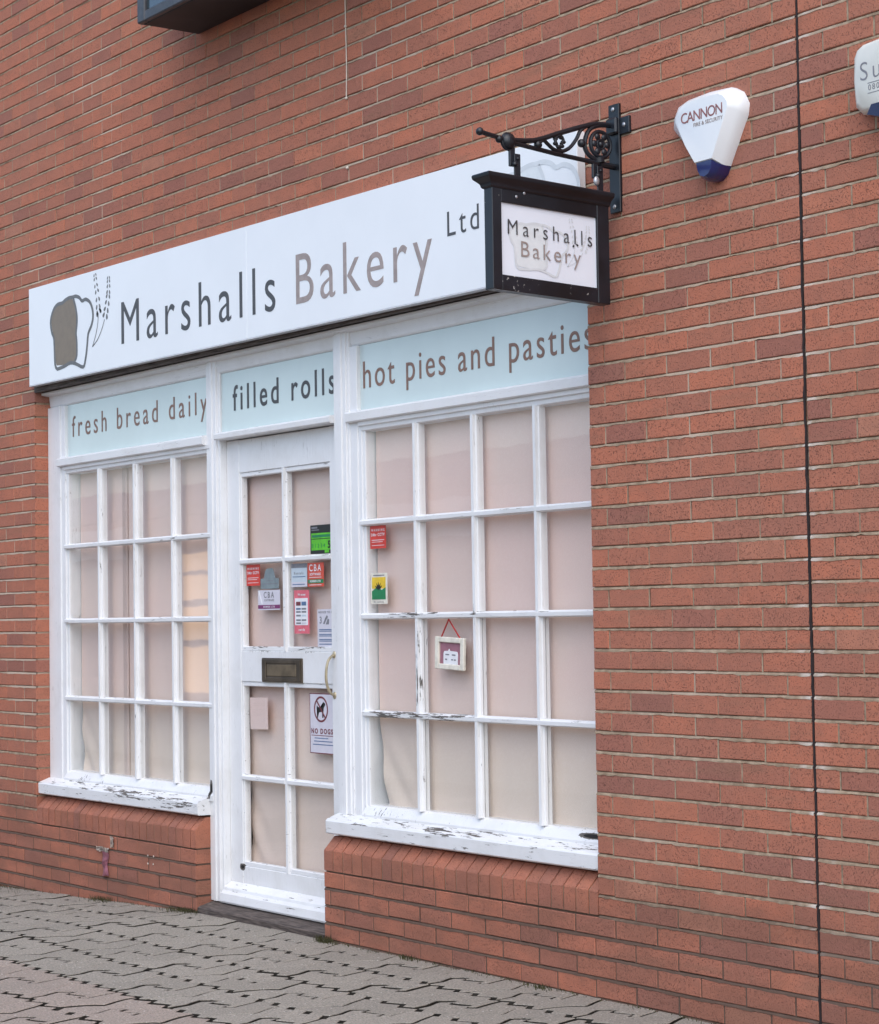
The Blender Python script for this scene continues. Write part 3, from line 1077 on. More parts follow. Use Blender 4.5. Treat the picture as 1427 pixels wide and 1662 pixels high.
def emblem(fn, parent, m_out, m_in, m_line, m_white, th, wheat=True):
    """flat loaf and wheat decal; fn maps (x, z) of the drawing to a point, th is the direction out of the board"""
    th = Vector(th)
    def flat(poly, d0, d1, name, mat):
        bm = BM()
        a = [bm.verts.new(Vector(fn(*p))+th*d0) for p in poly]
        b = [bm.verts.new(Vector(fn(*p))+th*d1) for p in poly]
        n = len(poly)
        f = bm.faces.new(b)
        for k in range(n):
            bm.faces.new((a[k], a[(k+1) % n], b[(k+1) % n], b[k]))
        bmesh.ops.triangulate(bm, faces=[f])
        obj(name, bm, mat, parent)
    def sm(poly):
        p = smooth_pts([(x, 0, z) for x, z in poly]+[(poly[0][0], 0, poly[0][1])], 3)
        return [(q.x, q.z) for q in p[:-1]]
    flat([(-4.30+(x+4.30)*1.035, 2.962+(z-2.962)*1.03) for x, z in sm(CRUST)], 0, .0006, 'loaf_emblem', m_in)
    def band(line, w, closed, name, mat):
        P = smooth_pts([(x, 0, z) for x, z in line]+([(line[0][0], 0, line[0][1])] if closed else []), 3)
        if closed:
            P = P[:-1]
        n = len(P)
        bm = BM()
        rings = []
        for k, q in enumerate(P):
            a = P[(k-1) % n] if closed else P[max(k-1, 0)]
            b = P[(k+1) % n] if closed else P[min(k+1, n-1)]
            dv = (b-a).normalized()
            rings.append([bm.verts.new(Vector(fn(q.x-dv.z*s_*w, q.z+dv.x*s_*w))+th*.0010) for s_ in (.5, -.5)])
        for k in range(n if closed else n-1):
            a, b = rings[k], rings[(k+1) % n]
            bm.faces.new((a[0], a[1], b[1], b[0]))
        obj(name, bm, mat, parent)
    band(LOAF, .019, True, 'emblem_outline', m_line)
    band([(-4.200, 3.134), (-4.176, 3.090), (-4.160, 3.040), (-4.158, 2.998), (-4.170, 2.944), (-4.163, 2.905), (-4.163, 2.825), (-4.190, 2.794)], .017, False, 'emblem_outline', m_line)
    if not wheat:
        return
    bm = BM()
    def grain(c, ang, L, w):
        pts = []
        for k in range(8):
            a = 2*math.pi*k/8
            px, pz = L*math.cos(a), w*math.sin(a)*(1-.3*math.cos(a))
            pts.append((c[0]+px*math.cos(ang)-pz*math.sin(ang), c[1]+px*math.sin(ang)+pz*math.cos(ang)))
        bm.faces.new([bm.verts.new(Vector(fn(*p))+th*.0009) for p in pts])
    for ear, n in ((W1, 8), (W2, 8)):
        P = smooth_pts([(x, 0, z) for x, z in ear], 8)
        for k in range(n):
            t = k/(n-1)
            i = min(int(t*(len(P)-1)), len(P)-2)
            q = P[i]
            dv = P[i]-P[i+1]
            a = math.atan2(dv.z, dv.x)
            s = .55+.45*t
            for sd in (1, -1):
                off = .019*s
                grain((q.x-math.sin(a)*off*sd, q.z+math.cos(a)*off*sd), a+sd*-.45, .0150*s+.001, .0095*s)
    def ribbon(line, w):
        P = smooth_pts([(x, 0, z) for x, z in line], 6)
        prev = None
        for i, q in enumerate(P):
            dv = (P[min(i+1, len(P)-1)]-P[max(i-1, 0)]).normalized()
            nx, nz = -dv.z*w, dv.x*w
            ring = [bm.verts.new(Vector(fn(q.x+nx, q.z+nz))+th*.0009), bm.verts.new(Vector(fn(q.x-nx, q.z-nz))+th*.0009)]
            if prev:
                bm.faces.new((prev[0], prev[1], ring[1], ring[0]))
            prev = ring
    ribbon(S1, .0028)
    ribbon(S2, .0028)
    obj('wheat_emblem', bm, m_line, parent)
emblem(lambda x, z: (x, -.0422, z), fs, M['loaf_line'], M['loaf'], M['loaf_line'], M['sign_white'], (0, -1, 0))
emblem(lambda x, z: (-.20+(x+4.2)*1.02, -.0422, 2.93+(z-2.95)*1.0), fs, M['faded_dark'], M['faded'], M['faded_dark'], M['sign_white'], (0, -1, 0), False)

# ------------------------------------------------------------------ wrought bracket and hanging sign
BX = .204
br = thing('sign_bracket', 'black wrought iron scroll bracket bolted to the brick wall', 'sign bracket', (BX, 0, 3.07))
bm = BM()
box(bm, .176, .234, -.012, .001, 2.868, 3.268, .002)
box(bm, .234, .290, -.012, .001, 3.150, 3.212, .002)
box(bm, .178, .236, -.030, -.010, 3.155, 3.215, .006)
obj('wall_plate', bm, M['iron'], br)
bm = BM()
for x, z in [(.203, 3.249), (.263, 3.182), (.203, 2.890)]:
    ball(bm, (x, -.013, z), .0085, (1, .6, 1), 10, 6)
    obj('bolt', bm, M['steel'], br)
    bm = BM()
def P3(L, dx=0):
    return [(BX+dx, y, z) for y, z in L]
bm = BM()
tube(bm, smooth_pts(P3([(-.005, 3.190), (-.056, 3.188), (-.1, 3.184), (-.144, 3.172), (-.182, 3.160), (-.257, 3.134), (-.306, 3.116), (-.343, 3.102), (-.38, 3.091), (-.422, 3.084), (-.458, 3.081), (-.488, 3.078)]), 3), .0095, 8)
tube(bm, P3([(-.622, 3.092), (-.523, 3.079), (-.5, 3.072), (-.289, 3.054), (-.103, 3.043), (-.002, 3.036)]), .0088, 8)
ball(bm, (BX, -.624, 3.093), .0145)
ball(bm, (BX, -.500, 3.072), .030, (.8, 1, 1))
torus(bm, (BX, -.500, 3.072), .027, .007)
ball(bm, (BX, -.540, 3.076), .014)
obj('arm', bm, M['iron'], br, True)
bm = BM()
tube(bm, smooth_pts(P3([(-.362, 3.080), (-.343, 3.096), (-.319, 3.083), (-.295, 3.069), (-.258, 3.066), (-.221, 3.083), (-.189, 3.118), (-.17, 3.15), (-.144, 3.17)]), 4), .0072, 8)
ball(bm, (BX, -.366, 3.076), .0155)
ball(bm, (BX, -.165, 3.106), .0155)
tube(bm, smooth_pts(P3([(-.017, 3.186), (-.068, 3.184), (-.113, 3.170), (-.139, 3.144), (-.151, 3.103), (-.140, 3.075), (-.116, 3.059), (-.084, 3.052)]), 4), .0085, 8)
# curled leaf in the scroll
for k in range(7):
    a = k*.9
    ball(bm, (BX+random.uniform(-.004, .004), -.268+.018*math.cos(a), 3.100+.020*math.sin(a)), .0095, (.9, 1.2, .8), 8, 6)
tube(bm, smooth_pts(P3([(-.258, 3.066), (-.280, 3.085), (-.286, 3.110), (-.262, 3.122), (-.248, 3.102), (-.262, 3.092)]), 3), .006, 6)
obj('scroll', bm, M['iron'], br, True)
bm = BM()
rc = (BX, -.076, 3.112)
torus(bm, rc, .047, .0075, n=28)
torus(bm, rc, .017, .006, n=18)
ball(bm, rc, .012)
for k in range(6):
    a = k*math.pi/3
    ball(bm, (BX+.003, rc[1]+.031*math.cos(a), rc[2]+.031*math.sin(a)), .0125, (.6, 1, 1), 10, 6)
tube(bm, P3([(-.085, 3.062), (-.082, 3.045)]), .02, 10)
tube(bm, P3([(-.082, 3.040), (-.002, 3.036)]), .012, 8)
obj('rosette', bm, M['iron'], br, True)

hs = thing('hanging_sign', 'double-sided black framed sign board hanging from the scroll bracket', 'hanging sign', (BX, -.33, 2.53))
TL = -.033
def tz(y, z):
    return z + TL*(y+.33)
def hbox(bm, x0, x1, y0, y1, z0, z1, b=.002):
    vs0 = set(bm.verts)
    box(bm, x0, x1, y0, y1, z0, z1, b)
    for v in bm.verts:
        if v not in vs0:
            v.co.z = tz(v.co.y, v.co.z)
hx0, hx1 = .180, .228
bm = BM()
hbox(bm, hx0, hx1, -.593, -.552, 2.533, 2.895)
hbox(bm, hx0, hx1, -.118, -.062, 2.533, 2.895)
hbox(bm, hx0+.001, hx1-.001, -.5525, -.1175, 2.843, 2.895)
f = obj('sign_frame', bm, M['black_chipped'], hs)
f['wear'] = 0.45
bm = BM()
hbox(bm, hx0+.001, hx1-.001, -.5525, -.1175, 2.533, 2.587)
f = obj('bottom_rail', bm, M['black_chipped'], hs)
f['wear'] = 1.2
bm = BM()   # crown moulding on top, a small stepped section all round
vs0 = set()
loops = []
for z, o in [(2.889, .002), (2.894, .006), (2.900, .007), (2.905, .009), (2.911, .014), (2.916, .019), (2.920, .023), (2.924, .025), (2.932, .026), (2.937, .024), (2.939, .018)]:
    X_0, X_1, Y_0, Y_1 = hx0-o, hx1+o, -.594-o*1.25, -.061+o*.25
    loops.append([(X_0, Y_0, tz(Y_0, z)), (X_1, Y_0, tz(Y_0, z)), (X_1, Y_1, tz(Y_1, z)), (X_0, Y_1, tz(Y_1, z))])
rings = [[bm.verts.new(p) for p in L] for L in loops]
for a, b in zip(rings, rings[1:]):
    for k in range(4):
        bm.faces.new((a[k], a[(k+1) % 4], b[(k+1) % 4], b[k]))
bm.faces.new(rings[0][::-1])
bm.faces.new(rings[-1])
obj('crown_moulding', bm, M['black'], hs)
bm = BM()
hbox(bm, .190, .218, -.553, -.117, 2.586, 2.844, 0)
obj('sign_board', bm, M['board_white'], hs)
SX = .2184
rt_ = (0, 1, TL)
lettering('lettering', 'Marshalls', (SX+.003, -.521, 2.741), rt_, (0, 0, 1), .0525, .384, M['ink'], hs, .0008, -.008, .9)
lettering('lettering', 'Bakery', (SX+.003, -.463, 2.666), rt_, (0, 0, 1), .0545, .272, M['taupe'], hs, .0008, -.006)
emblem(lambda x, z: (SX, -.512+(x+4.481)*.513, tz(-.512+(x+4.481)*.513, 2.784+(z-3.14)*.46)), hs, M['faded_dark'], M['faded'], M['faded_dark'], M['sign_white'], (1, 0, 0))
bm = BM()
for (y, zt) in [(-.485, 3.055), (-.105, 3.040)]:
    box(bm, BX-.006, BX+.006, y-.012, y+.012, 2.985, zt, .002)
    box(bm, BX+.006, BX+.013, y+.002, y+.030, 2.935, 3.030, .002)
    ball(bm, (BX+.012, y+.004, 2.992), .010)
    ball(bm, (BX+.014, y+.016, 3.012), .006)
    obj('hanger_strap', bm, M['iron'], hs, False)
    bm = BM()
for y, z in [(-.487, 2.868), (-.452, 2.885)]:
    ball(bm, (hx1+.001, y, tz(y, z)), .006, (.6, 1, 1), 8, 6)
    obj('screw_head', bm, M['steel'], hs)
    bm = BM()
ball(bm, (BX+.015, -.110, 2.972), .014, (.6, 1, 1.3), 8, 6)
obj('screw_head', bm, M['steel'], hs)

# ------------------------------------------------------------------ burglar alarm boxes
def loft(bm, loops, cap0=True, cap1=True, mi=0):
    rings = [[bm.verts.new(p) for p in L] for L in loops]
    n = len(rings[0])
    fs_ = []
    for a, b in zip(rings, rings[1:]):
        for k in range(n):
            fs_.append(bm.faces.new((a[k], a[(k+1) % n], b[(k+1) % n], b[k])))
    if cap0:
        fs_.append(bm.faces.new(rings[0][::-1]))
    if cap1:
        fs_.append(bm.faces.new(rings[-1]))
    for f in fs_:
        f.material_index = mi

al = thing('alarm_box', 'white triangular burglar alarm box lettered CANNON with a blue lens', 'alarm box', (.74, 0, 3.0))
BASE = [(.545, 3.105), (.548, 3.140), (.572, 3.178), (.625, 3.193), (.735, 3.199), (.840, 3.193), (.876, 3.172), (.900, 3.128), (.893, 3.090), (.801, 2.928), (.690, 2.928), (.640, 3.0)]
FRONT = [(.606, 3.112), (.611, 3.130), (.628, 3.152), (.660, 3.168), (.735, 3.173), (.822, 3.168), (.848, 3.156), (.866, 3.134), (.866, 3.112), (.786, 2.954), (.700, 2.954), (.655, 3.020)]
MIDL = [(.5*a[0]+.5*b[0]+(a[0]-.735)*.035, .5*a[1]+.5*b[1]+(a[1]-3.05)*.02) for a, b in zip(BASE, FRONT)]
bm = BM()
loft(bm, [[(x, .001, z) for x, z in BASE], [(x, -.026, z) for x, z in BASE], [(x, -.046, z) for x, z in MIDL], [(x, -.068, z) for x, z in [(a[0]*.15+b[0]*.85, a[1]*.15+b[1]*.85) for a, b in zip(BASE, FRONT)]], [(x, -.075, z) for x, z in FRONT]])
obj('alarm_cover', bm, M['alarm_white'], al, True)
bm = BM()
L0 = [(.803, 2.931), (.79, 2.905), (.765, 2.888), (.740, 2.884), (.716, 2.890), (.700, 2.908), (.690, 2.931), (.745, 2.945)]
L1 = [(.780, 2.951), (.776, 2.922), (.762, 2.905), (.742, 2.899), (.722, 2.905), (.710, 2.925), (.704, 2.952), (.745, 2.953)]
loft(bm, [[(x, 0, z) for x, z in L0], [(x, -.030, z) for x, z in L0], [(x, -.058, z) for x, z in [(.5*a[0]+.5*b[0], .5*a[1]+.5*b[1]-.002) for a, b in zip(L0, L1)]], [(x, -.071, z) for x, z in L1]])
obj('strobe_lens', bm, M['lens'], al, True)
lettering('lettering', 'CANNON', (.637, -.0757, 3.099), (1, 0, 0), (0, 0, 1), .0355, .206, plain('plum_print', (.27, .105, .10), .5), al, .0006, .004)
lettering('lettering', 'FIRE & SECURITY', (.700, -.0757, 3.0775), (1, 0, 0), (0, 0, 1), .0125, .144, M['taupe'], al, .0006, .012)
for k, z in ((0, 3.0),):
    pass

al2 = thing('alarm_box', 'cream squared burglar alarm box cut off by the right edge of the view', 'alarm box', (1.6, 0, 3.06))
ox = [(1.440, 3.010), (1.434, 3.080), (1.438, 3.150), (1.450, 3.172), (1.475, 3.184), (1.640, 3.196), (1.805, 3.184), (1.830, 3.172), (1.842, 3.150), (1.846, 3.080), (1.840, 3.010), (1.815, 2.985), (1.700, 2.965), (1.640, 2.960), (1.580, 2.965), (1.465, 2.985)]
bk = [(1.64+(x-1.64)*1.13-.004, 3.075+(z-3.075)*1.10) for x, z in ox]
bm = BM()
loft(bm, [[(x, .001, z) for x, z in bk], [(x, -.030, z) for x, z in bk], [(1.64+(x-1.64)*1.03, -.058, 3.075+(z-3.075)*1.03) for x, z in ox], [(1.64+(x-1.64)*.97, -.066, 3.075+(z-3.075)*.97) for x, z in ox]])
obj('alarm_cover', bm, M['alarm_cream'], al2, True)
bm = BM()
Lz = [(1.500, 2.992), (1.780, 2.992), (1.800, 2.960), (1.740, 2.940), (1.640, 2.934), (1.540, 2.940), (1.480, 2.960)]
loft(bm, [[(x, -.005, z) for x, z in Lz], [(x, -.045, z) for x, z in Lz], [(1.64+(x-1.64)*.95, -.069, z*.9+.297) for x, z in Lz]])
obj('strobe_lens', bm, M['lens_dark'], al2, True)
lettering('lettering', 'Su', (1.462, -.0665, 3.072), (1, 0, 0), (0, 0, 1), .058, .085, M['print_grey'], al2, .0006, -.01)
lettering('lettering', '080', (1.494, -.0665, 3.036), (1, 0, 0), (0, 0, 1), .018, .046, M['print_grey'], al2, .0006)
bm = BM()
box(bm, 1.492, 1.79, -.0670, -.0655, 3.0585, 3.0605)
box(bm, 1.492, 1.79, -.0670, -.0655, 3.0265, 3.0285)
obj('printed_rule', bm, M['print_grey'], al2)

# ------------------------------------------------------------------ black projecting box, upper left
bb = thing('bay_box', 'black boxed bay with a framed glossy front jutting from the wall, upper left', 'bay window', (-1.9, -.15, 4.26))
X0, X1, YF, Z0, Z1 = -2.900, -.70, -.330, 4.258, 5.05
bm = BM()
box(bm, X0+.02, X1-.02, YF+.025, -.002, Z0, Z1, .004)
obj('box_body', bm, M['box_black'], bb)
bm = BM()
box(bm, X0, X0+.075, YF, YF+.05, Z0+.004, Z1, .006)
box(bm, X1-.075, X1, YF, YF+.05, Z0+.004, Z1, .006)
for z0, z1 in [(Z0+.004, Z0+.055), (Z1-.055, Z1)]:
    box(bm, X0+.074, X1-.074, YF+.002, YF+.05, z0, z1, .006)
obj('front_frame', bm, plain('dark_grey_frame', (.045, .045, .05), .4, var=.15), bb)
bm = BM()
box(bm, X0+.07, X1-.07, YF+.016, YF+.03, Z0+.05, Z1-.05)
obj('front_panel', bm, M['panel_glass'], bb)

# ------------------------------------------------------------------ thin cable on the wall
bm = BM()
pts = [(-1.578, -.004, 5.35)]
z = 5.3
while z > 3.70:
    pts.append((-1.578+random.uniform(-.003, .003), -.004, z))
    z -= .09
pts.append((-1.580, -.004, 3.668))
tube(bm, smooth_pts(pts, 2), .0026, 6)
o = obj('cable', bm, M['cable'], None, True)
tag(o, 'thin cream cable running straight down the upper brick wall', 'cable')
bm = BM()
for z in (3.668, 3.985):
    ball(bm, (-1.577, -.006, z), .008, (1, .8, .8), 8, 6)
obj('cable_clip', bm, M['cable'], o)
bm = BM()
ball(bm, (-1.580, -.004, 3.363), .009, (1, .7, .8), 8, 6)
tag(obj('wall_plug', bm, M['cable']), 'small cream wall plug left in the brickwork below the cable', 'wall plug')

# ------------------------------------------------------------------ stickers, notices and what hangs on the glass
class Card:
    """a thin card lying on a pane: sheet plus printed parts in front of it"""
    def __init__(self, name, label, cat, x0, x1, z0, z1, y, mat, group=None, tilt=0.0, corner=.0):
        self.y = y
        self.c = ((x0+x1)/2, (z0+z1)/2)
        self.t = tilt
        self.o = thing(name, label, cat, (self.c[0], y, z0), group)
        self.rect(x0, x1, z0, z1, mat, 'sheet', 0)
    def pt(self, x, z, d):
        dx, dz = x-self.c[0], z-self.c[1]
        c, s = math.cos(self.t), math.sin(self.t)
        return (self.c[0]+dx*c-dz*s, self.y-d, self.c[1]+dx*s+dz*c)
    def rect(self, x0, x1, z0, z1, mat, name='printed_block', lvl=1):
        self.poly([(x0, z0), (x1, z0), (x1, z1), (x0, z1)], mat, name, lvl)
    def poly(self, P, mat, name='printed_block', lvl=1):
        bm = BM()
        a = [bm.verts.new(self.pt(x, z, .0006*(lvl-1))) for x, z in P]
        b = [bm.verts.new(self.pt(x, z, .0006*lvl+.0002)) for x, z in P]
        n = len(P)
        f0 = bm.faces.new(a[::-1])
        f = bm.faces.new(b)
        for k in range(n):
            bm.faces.new((a[k], a[(k+1) % n], b[(k+1) % n], b[k]))
        bmesh.ops.triangulate(bm, faces=[f0, f])
        obj(name, bm, mat, self.o)
    def lines(self, rows, mat, lvl=2, name='printed_line'):
        bm = BM()
        for x0, x1, z0, z1 in rows:
            a = [bm.verts.new(self.pt(x, z, .0006*lvl+.0002)) for x, z in [(x0, z0), (x1, z0), (x1, z1), (x0, z1)]]
            bm.faces.new(a)
        obj(name, bm, mat, self.o)
    def text(self, s, x, z, cap, width, mat, lvl=2, weight=0.0):
        p = self.pt(x, z, .0006*lvl+.0004)
        c, sn = math.cos(self.t), math.sin(self.t)
        lettering('lettering', s, p, (c, 0, sn), (-sn, 0, c), cap, width, mat, self.o, .0004, weight)

YD = DG-.0010     # just in front of the door glass
YW = GY-.0010     # just in front of the window glass
def cctv(x0, x1, z0, z1, y, label):
    k = Card('cctv_sticker', label, 'sticker', x0, x1, z0, z1, y, M['red'], 'red camera warning stickers')
    w, h = x1-x0, z1-z0
    k.text('WARNING', x0+.08*w, z0+.76*h, .10*h, .84*w, M['white'], 1, .02)
    k.text('24hr CCTV', x0+.08*w, z0+.55*h, .12*h, .84*w, M['white'], 1, .03)
    k.lines([(x0+.1*w, x0+.9*w, z0+.36*h, z0+.385*h), (x0+.1*w, x0+.8*w, z0+.28*h, z0+.30*h), (x0+.1*w, x0+.9*w, z0+.13*h, z0+.15*h)], M['white'], 1)
cctv(-2.739, -2.614, 1.566, 1.667, YD, 'red camera warning sticker at the upper left corner of a door pane')
cctv(-1.602, -1.481, 1.704, 1.803, YW, 'red camera warning sticker inside the right window above the yellow and green card')

k = Card('rating_sticker', 'black and lime green rating sticker at the edge of the door glass', 'sticker', -2.161, -1.940, 1.7, 1.831, YD, M['black_print'])
k.rect(-2.152, -1.945, 1.716, 1.794, M['green'])
k.lines([(-2.145, -1.96, 1.7745, 1.786), ], M['dark_green'], 2)
k.lines([(-2.150, -1.946, 1.7660, 1.7690)], M['black_print'], 2)
k.text('01234', -2.146, 1.7275, .018, .110, M['dark_green'], 2)
k.text('5', -2.012, 1.7240, .032, .02, M['black_print'], 2, .03)
k.lines([(-2.150, -2.085, 1.8065, 1.8105), (-2.150, -2.10, 1.815, 1.823)], M['print_grey'], 1)
k.rect(-2.040, -2.004, 1.703, 1.7155, M['green'])

k = Card('grey_sticker', 'grey bell-shaped sticker with a wide base above the white and purple one', 'sticker', -2.608, -2.443, 1.549, 1.598, YD, M['grey_sticker'])
k.poly([(-2.578, 1.597), (-2.566, 1.630), (-2.552, 1.644), (-2.500, 1.646), (-2.486, 1.632), (-2.472, 1.597)], M['grey_sticker'], 'sheet_top', 1)
k.lines([(-2.595, -2.455, 1.5705, 1.5745), (-2.56, -2.49, 1.585, 1.5885)], M['print_grey'], 1)

k = Card('white_sticker', 'white sticker lettered CBA with a purple band along its foot', 'sticker', -2.631, -2.432, 1.449, 1.543, YD-.001, M['lilac'])
k.rect(-2.631, -2.432, 1.455, 1.473, M['purple'])
k.text('CBA', -2.578, 1.507, .027, .092, M['print_grey'], 1, .01)
k.text('SOFTWARE', -2.575, 1.490, .010, .090, M['print_grey'], 1)
k.text('MEMBER LTD', -2.580, 1.460, .008, .100, M['white'], 2, .02)
k.poly([(-2.629, 1.541), (-2.618, 1.541), (-2.588, 1.478), (-2.598, 1.478)], M['white'])

k = Card('blue_sticker', 'pale blue and white sticker beside the orange-red CBA one', 'sticker', -2.330, -2.194, 1.552, 1.660, YD, M['pale_blue'])
k.rect(-2.330, -2.194, 1.553, 1.575, M['lilac'])
k.rect(-2.330, -2.194, 1.640, 1.660, M['print_grey'])
k.text('Rentals', -2.305, 1.610, .012, .08, M['print_grey'], 1)
k.lines([(-2.318, -2.206, 1.598, 1.601), (-2.32, -2.21, 1.562, 1.566)], M['blue_line'], 2)

k = Card('red_sticker', 'orange-red sticker lettered CBA with a green band', 'sticker', -2.188, -2.050, 1.551, 1.660, YD-.0006, M['orange_red'])
k.rect(-2.184, -2.052, 1.566, 1.584, M['dark_green'])
k.text('CBA', -2.172, 1.622, .030, .100, M['white'], 1, .01)
k.text('SOFTWARE', -2.168, 1.602, .011, .092, M['white'], 1, .02)
k.text('MEMBER LTD', -2.166, 1.571, .009, .090, M['white'], 2, .03)
k.lines([(-2.172, -2.07, 1.592, 1.5945), (-2.172, -2.07, 1.5575, 1.560)], M['white'], 1)

k = Card('payment_sticker', 'tall pink sticker with a white block of payment card marks', 'sticker', -2.308, -2.178, 1.337, 1.537, YD, M['pink'])
k.rect(-2.301, -2.190, 1.376, 1.500, M['white'])
k.text('We accept', -2.275, 1.512, .010, .066, M['white'], 1, .01)
k.text('cards', -2.270, 1.350, .011, .052, M['white'], 1, .03)
rows = []
for z, cols in [(1.466, ('maroon', 'blue_line')), (1.447, ('blue_line', 'print_grey')), (1.433, ('print_grey', 'print_grey')), (1.416, ('print_grey', 'pale_blue')), (1.395, ('print_grey', 'print_grey')), (1.381, ('print_grey', 'lilac'))]:
    for c, x in zip(cols, (-2.290, -2.243)):
        h = .018 if z > 1.46 else .008
        k.lines([(x, x+.040, z, z+h)], M[c], 2, 'card_mark')

k = Card('paper_notice', 'white paper notice with grey print at the lower right of the upper door glass', 'notice', -2.109, -1.958, 1.272, 1.447, YD, M['lilac'])
k.text('NOTICE TO ALL', -2.098, 1.429, .009, .13, M['print_grey'], 1, .02)
k.text('3', -2.090, 1.383, .030, .02, M['print_grey'], 1, .01)
bmpts = [(-2.062, 1.380), (-2.045, 1.405), (-2.030, 1.420), (-2.020, 1.412), (-2.035, 1.398), (-2.048, 1.380)]
k.poly(bmpts, M['print_grey'])
k.poly([(-2.040, 1.378), (-2.022, 1.405), (-2.010, 1.400), (-2.014, 1.378)], M['print_grey'])
k.lines([(-2.095, -1.975, z, z+.004) for z in (1.353, 1.346, 1.331, 1.324, 1.308, 1.301, 1.287)], M['blue_line'], 1)

k = Card('no_dogs_sign', 'white card reading NO DOGS with a crossed-out dog in a red ring', 'notice', -2.184, -1.975, .793, 1.066, YD, M['lilac'])
for a, b in [((-2.184, .793), (-1.975, .797)), ((-2.184, 1.062), (-1.975, 1.066))]:
    k.lines([(a[0], b[0], a[1], b[1])], M['maroon'], 1)
k.lines([(-2.184, -2.180, .793, 1.066)], M['maroon'], 1)
cx, cz, R1, R2 = -2.088, .994, .059, .050
ring = [(cx+R1*math.cos(a*math.pi/20), cz+R1*math.sin(a*math.pi/20)) for a in range(41)]
bm = BM()
prev = None
for a in range(41):
    t = a*math.pi/20
    pr = [bm.verts.new((cx+q*math.cos(t), YD-.0012, cz+q*math.sin(t))) for q in (R1, R2)]
    if prev:
        bm.faces.new((prev[0], pr[0], pr[1], prev[1]))
    prev = pr
obj('red_ring', bm, M['maroon'], k.o)
dog = [(-.036, .012), (-.031, .004), (-.024, -.002), (-.028, -.018), (-.034, -.040), (-.028, -.040), (-.020, -.020), (-.016, -.014), (.008, -.012), (.012, -.024), (.010, -.038), (.018, -.039), (.021, -.026), (.020, -.010), (.023, .006), (.030, .014), (.036, .020), (.034, .027), (.025, .030), (.020, .034), (.014, .024), (.012, .012), (-.010, .008), (-.026, .010), (-.034, .018)]
k.poly([(cx+x, cz+z) for x, z in dog], M['black_print'], 'dog_symbol', 1)
k.poly([(cx-.040, cz+.037), (cx-.034, cz+.042), (cx+.040, cz-.037), (cx+.034, cz-.042)], M['maroon'], 'slash', 2)
k.text('NO DOGS', -2.171, .884, .0215, .178, M['maroon'], 1, .035)
k.lines([(-2.172, -1.985, .8735, .8765)], M['maroon'], 1)
k.lines([(-2.145, -2.03, .861, .865), (-2.150, -1.995, .847, .851), (-2.160, -1.99, .832, .836)], M['blue_line'], 1)

k = Card('faded_notice', 'faded blank sheet stuck inside the lower left door pane', 'notice', -2.733, -2.571, .884, 1.034, .158, M['note'], tilt=.02)
k.lines([(-2.70, -2.60, z, z+.002) for z in (1.005, .995, .975, .955)], M['paper'], 1)
k = Card('yellow_sticker', 'yellow and green sticker with a dark leaf in the right window', 'sticker', -1.602, -1.475, 1.464, 1.598, YW, M['cream'])
k.rect(-1.592, -1.488, 1.531, 1.580, M['yellow'])
k.poly([(-1.592, 1.484), (-1.488, 1.484), (-1.488, 1.536), (-1.518, 1.524), (-1.548, 1.540), (-1.592, 1.520)], M['dark_green'], lvl=2)
for a in (-1.0, -.5, 0, .5, 1.0):
    s, c = math.sin(a), math.cos(a)
    k.poly([(-1.541, 1.524), (-1.541+.018*s+.004*c, 1.526+.018*c-.004*s), (-1.541+.034*s, 1.526+.034*c), (-1.541+.018*s-.004*c, 1.526+.018*c+.004*s)], M['black_print'], 'leaf', 3)
k.text('No smoking', -1.578, 1.470, .008, .075, M['print_grey'], 1)
k.lines([(-1.583, -1.496, 1.5855, 1.590)], M['print_grey'], 1)

# little framed picture on a red string
pf = thing('hanging_picture', 'small cream framed picture hanging on a red string in the right window', 'picture', (-1.055, .10, 1.186))
def rot2(x, z, a=-.045):
    cx_, cz_ = -1.057, 1.253
    return (.045+cx_+(x-cx_)*math.cos(a)-(z-cz_)*math.sin(a), cz_+(x-cx_)*math.sin(a)+(z-cz_)*math.cos(a))
bm = BM()
for x0, x1, z0, z1 in [(-1.158, -1.132, 1.187, 1.320), (-.982, -.956, 1.187, 1.320), (-1.1322, -.9818, 1.187, 1.209), (-1.1322, -.9818, 1.298, 1.320)]:
    s0 = set(bm.verts)
    box(bm, x0, x1, .089, .104, z0, z1, .003)
    for v in bm.verts:
        if v not in s0:
            v.co.x, v.co.z = rot2(v.co.x, v.co.z)
obj('picture_frame', bm, M['cream'], pf)
bm = BM()
s0 = set(bm.verts)
box(bm, -1.1318, -.9822, .099, .103, 1.2092, 1.2978)
for v in bm.verts:
    v.co.x, v.co.z = rot2(v.co.x, v.co.z)
obj('picture_print', bm, M['rose'], pf)
bm = BM()
prism(bm, [rot2(x, z) for x, z in [(-1.105, 1.2095), (-1.005, 1.2095), (-1.005, 1.250), (-1.010, 1.262), (-1.060, 1.264), (-1.066, 1.272), (-1.074, 1.264), (-1.100, 1.262), (-1.105, 1.252)]], .0965, .0985, 'y')
obj('picture_cottage', bm, M['white'], pf)
bm = BM()
for x, z, w in [(-1.090, 1.246, .026), (-1.045, 1.246, .024), (-1.092, 1.226, .014), (-1.050, 1.226, .014), (-1.030, 1.226, .012)]:
    prism(bm, [rot2(px, pz) for px, pz in [(x, z), (x+w, z), (x+w, z+.005), (x, z+.005)]], .0955, .0963, 'y')
obj('picture_window', bm, M['print_grey'], pf)
bm = BM()
hk = (-1.020, .097, 1.394)
for x in (-1.122, -.990):
    q = rot2(x, 1.318)
    tube(bm, [hk, (q[0], .097, q[1])], .0032, 6)
ball(bm, hk, .004, u=8, v=6)
obj('picture_string', bm, M['string'], pf)

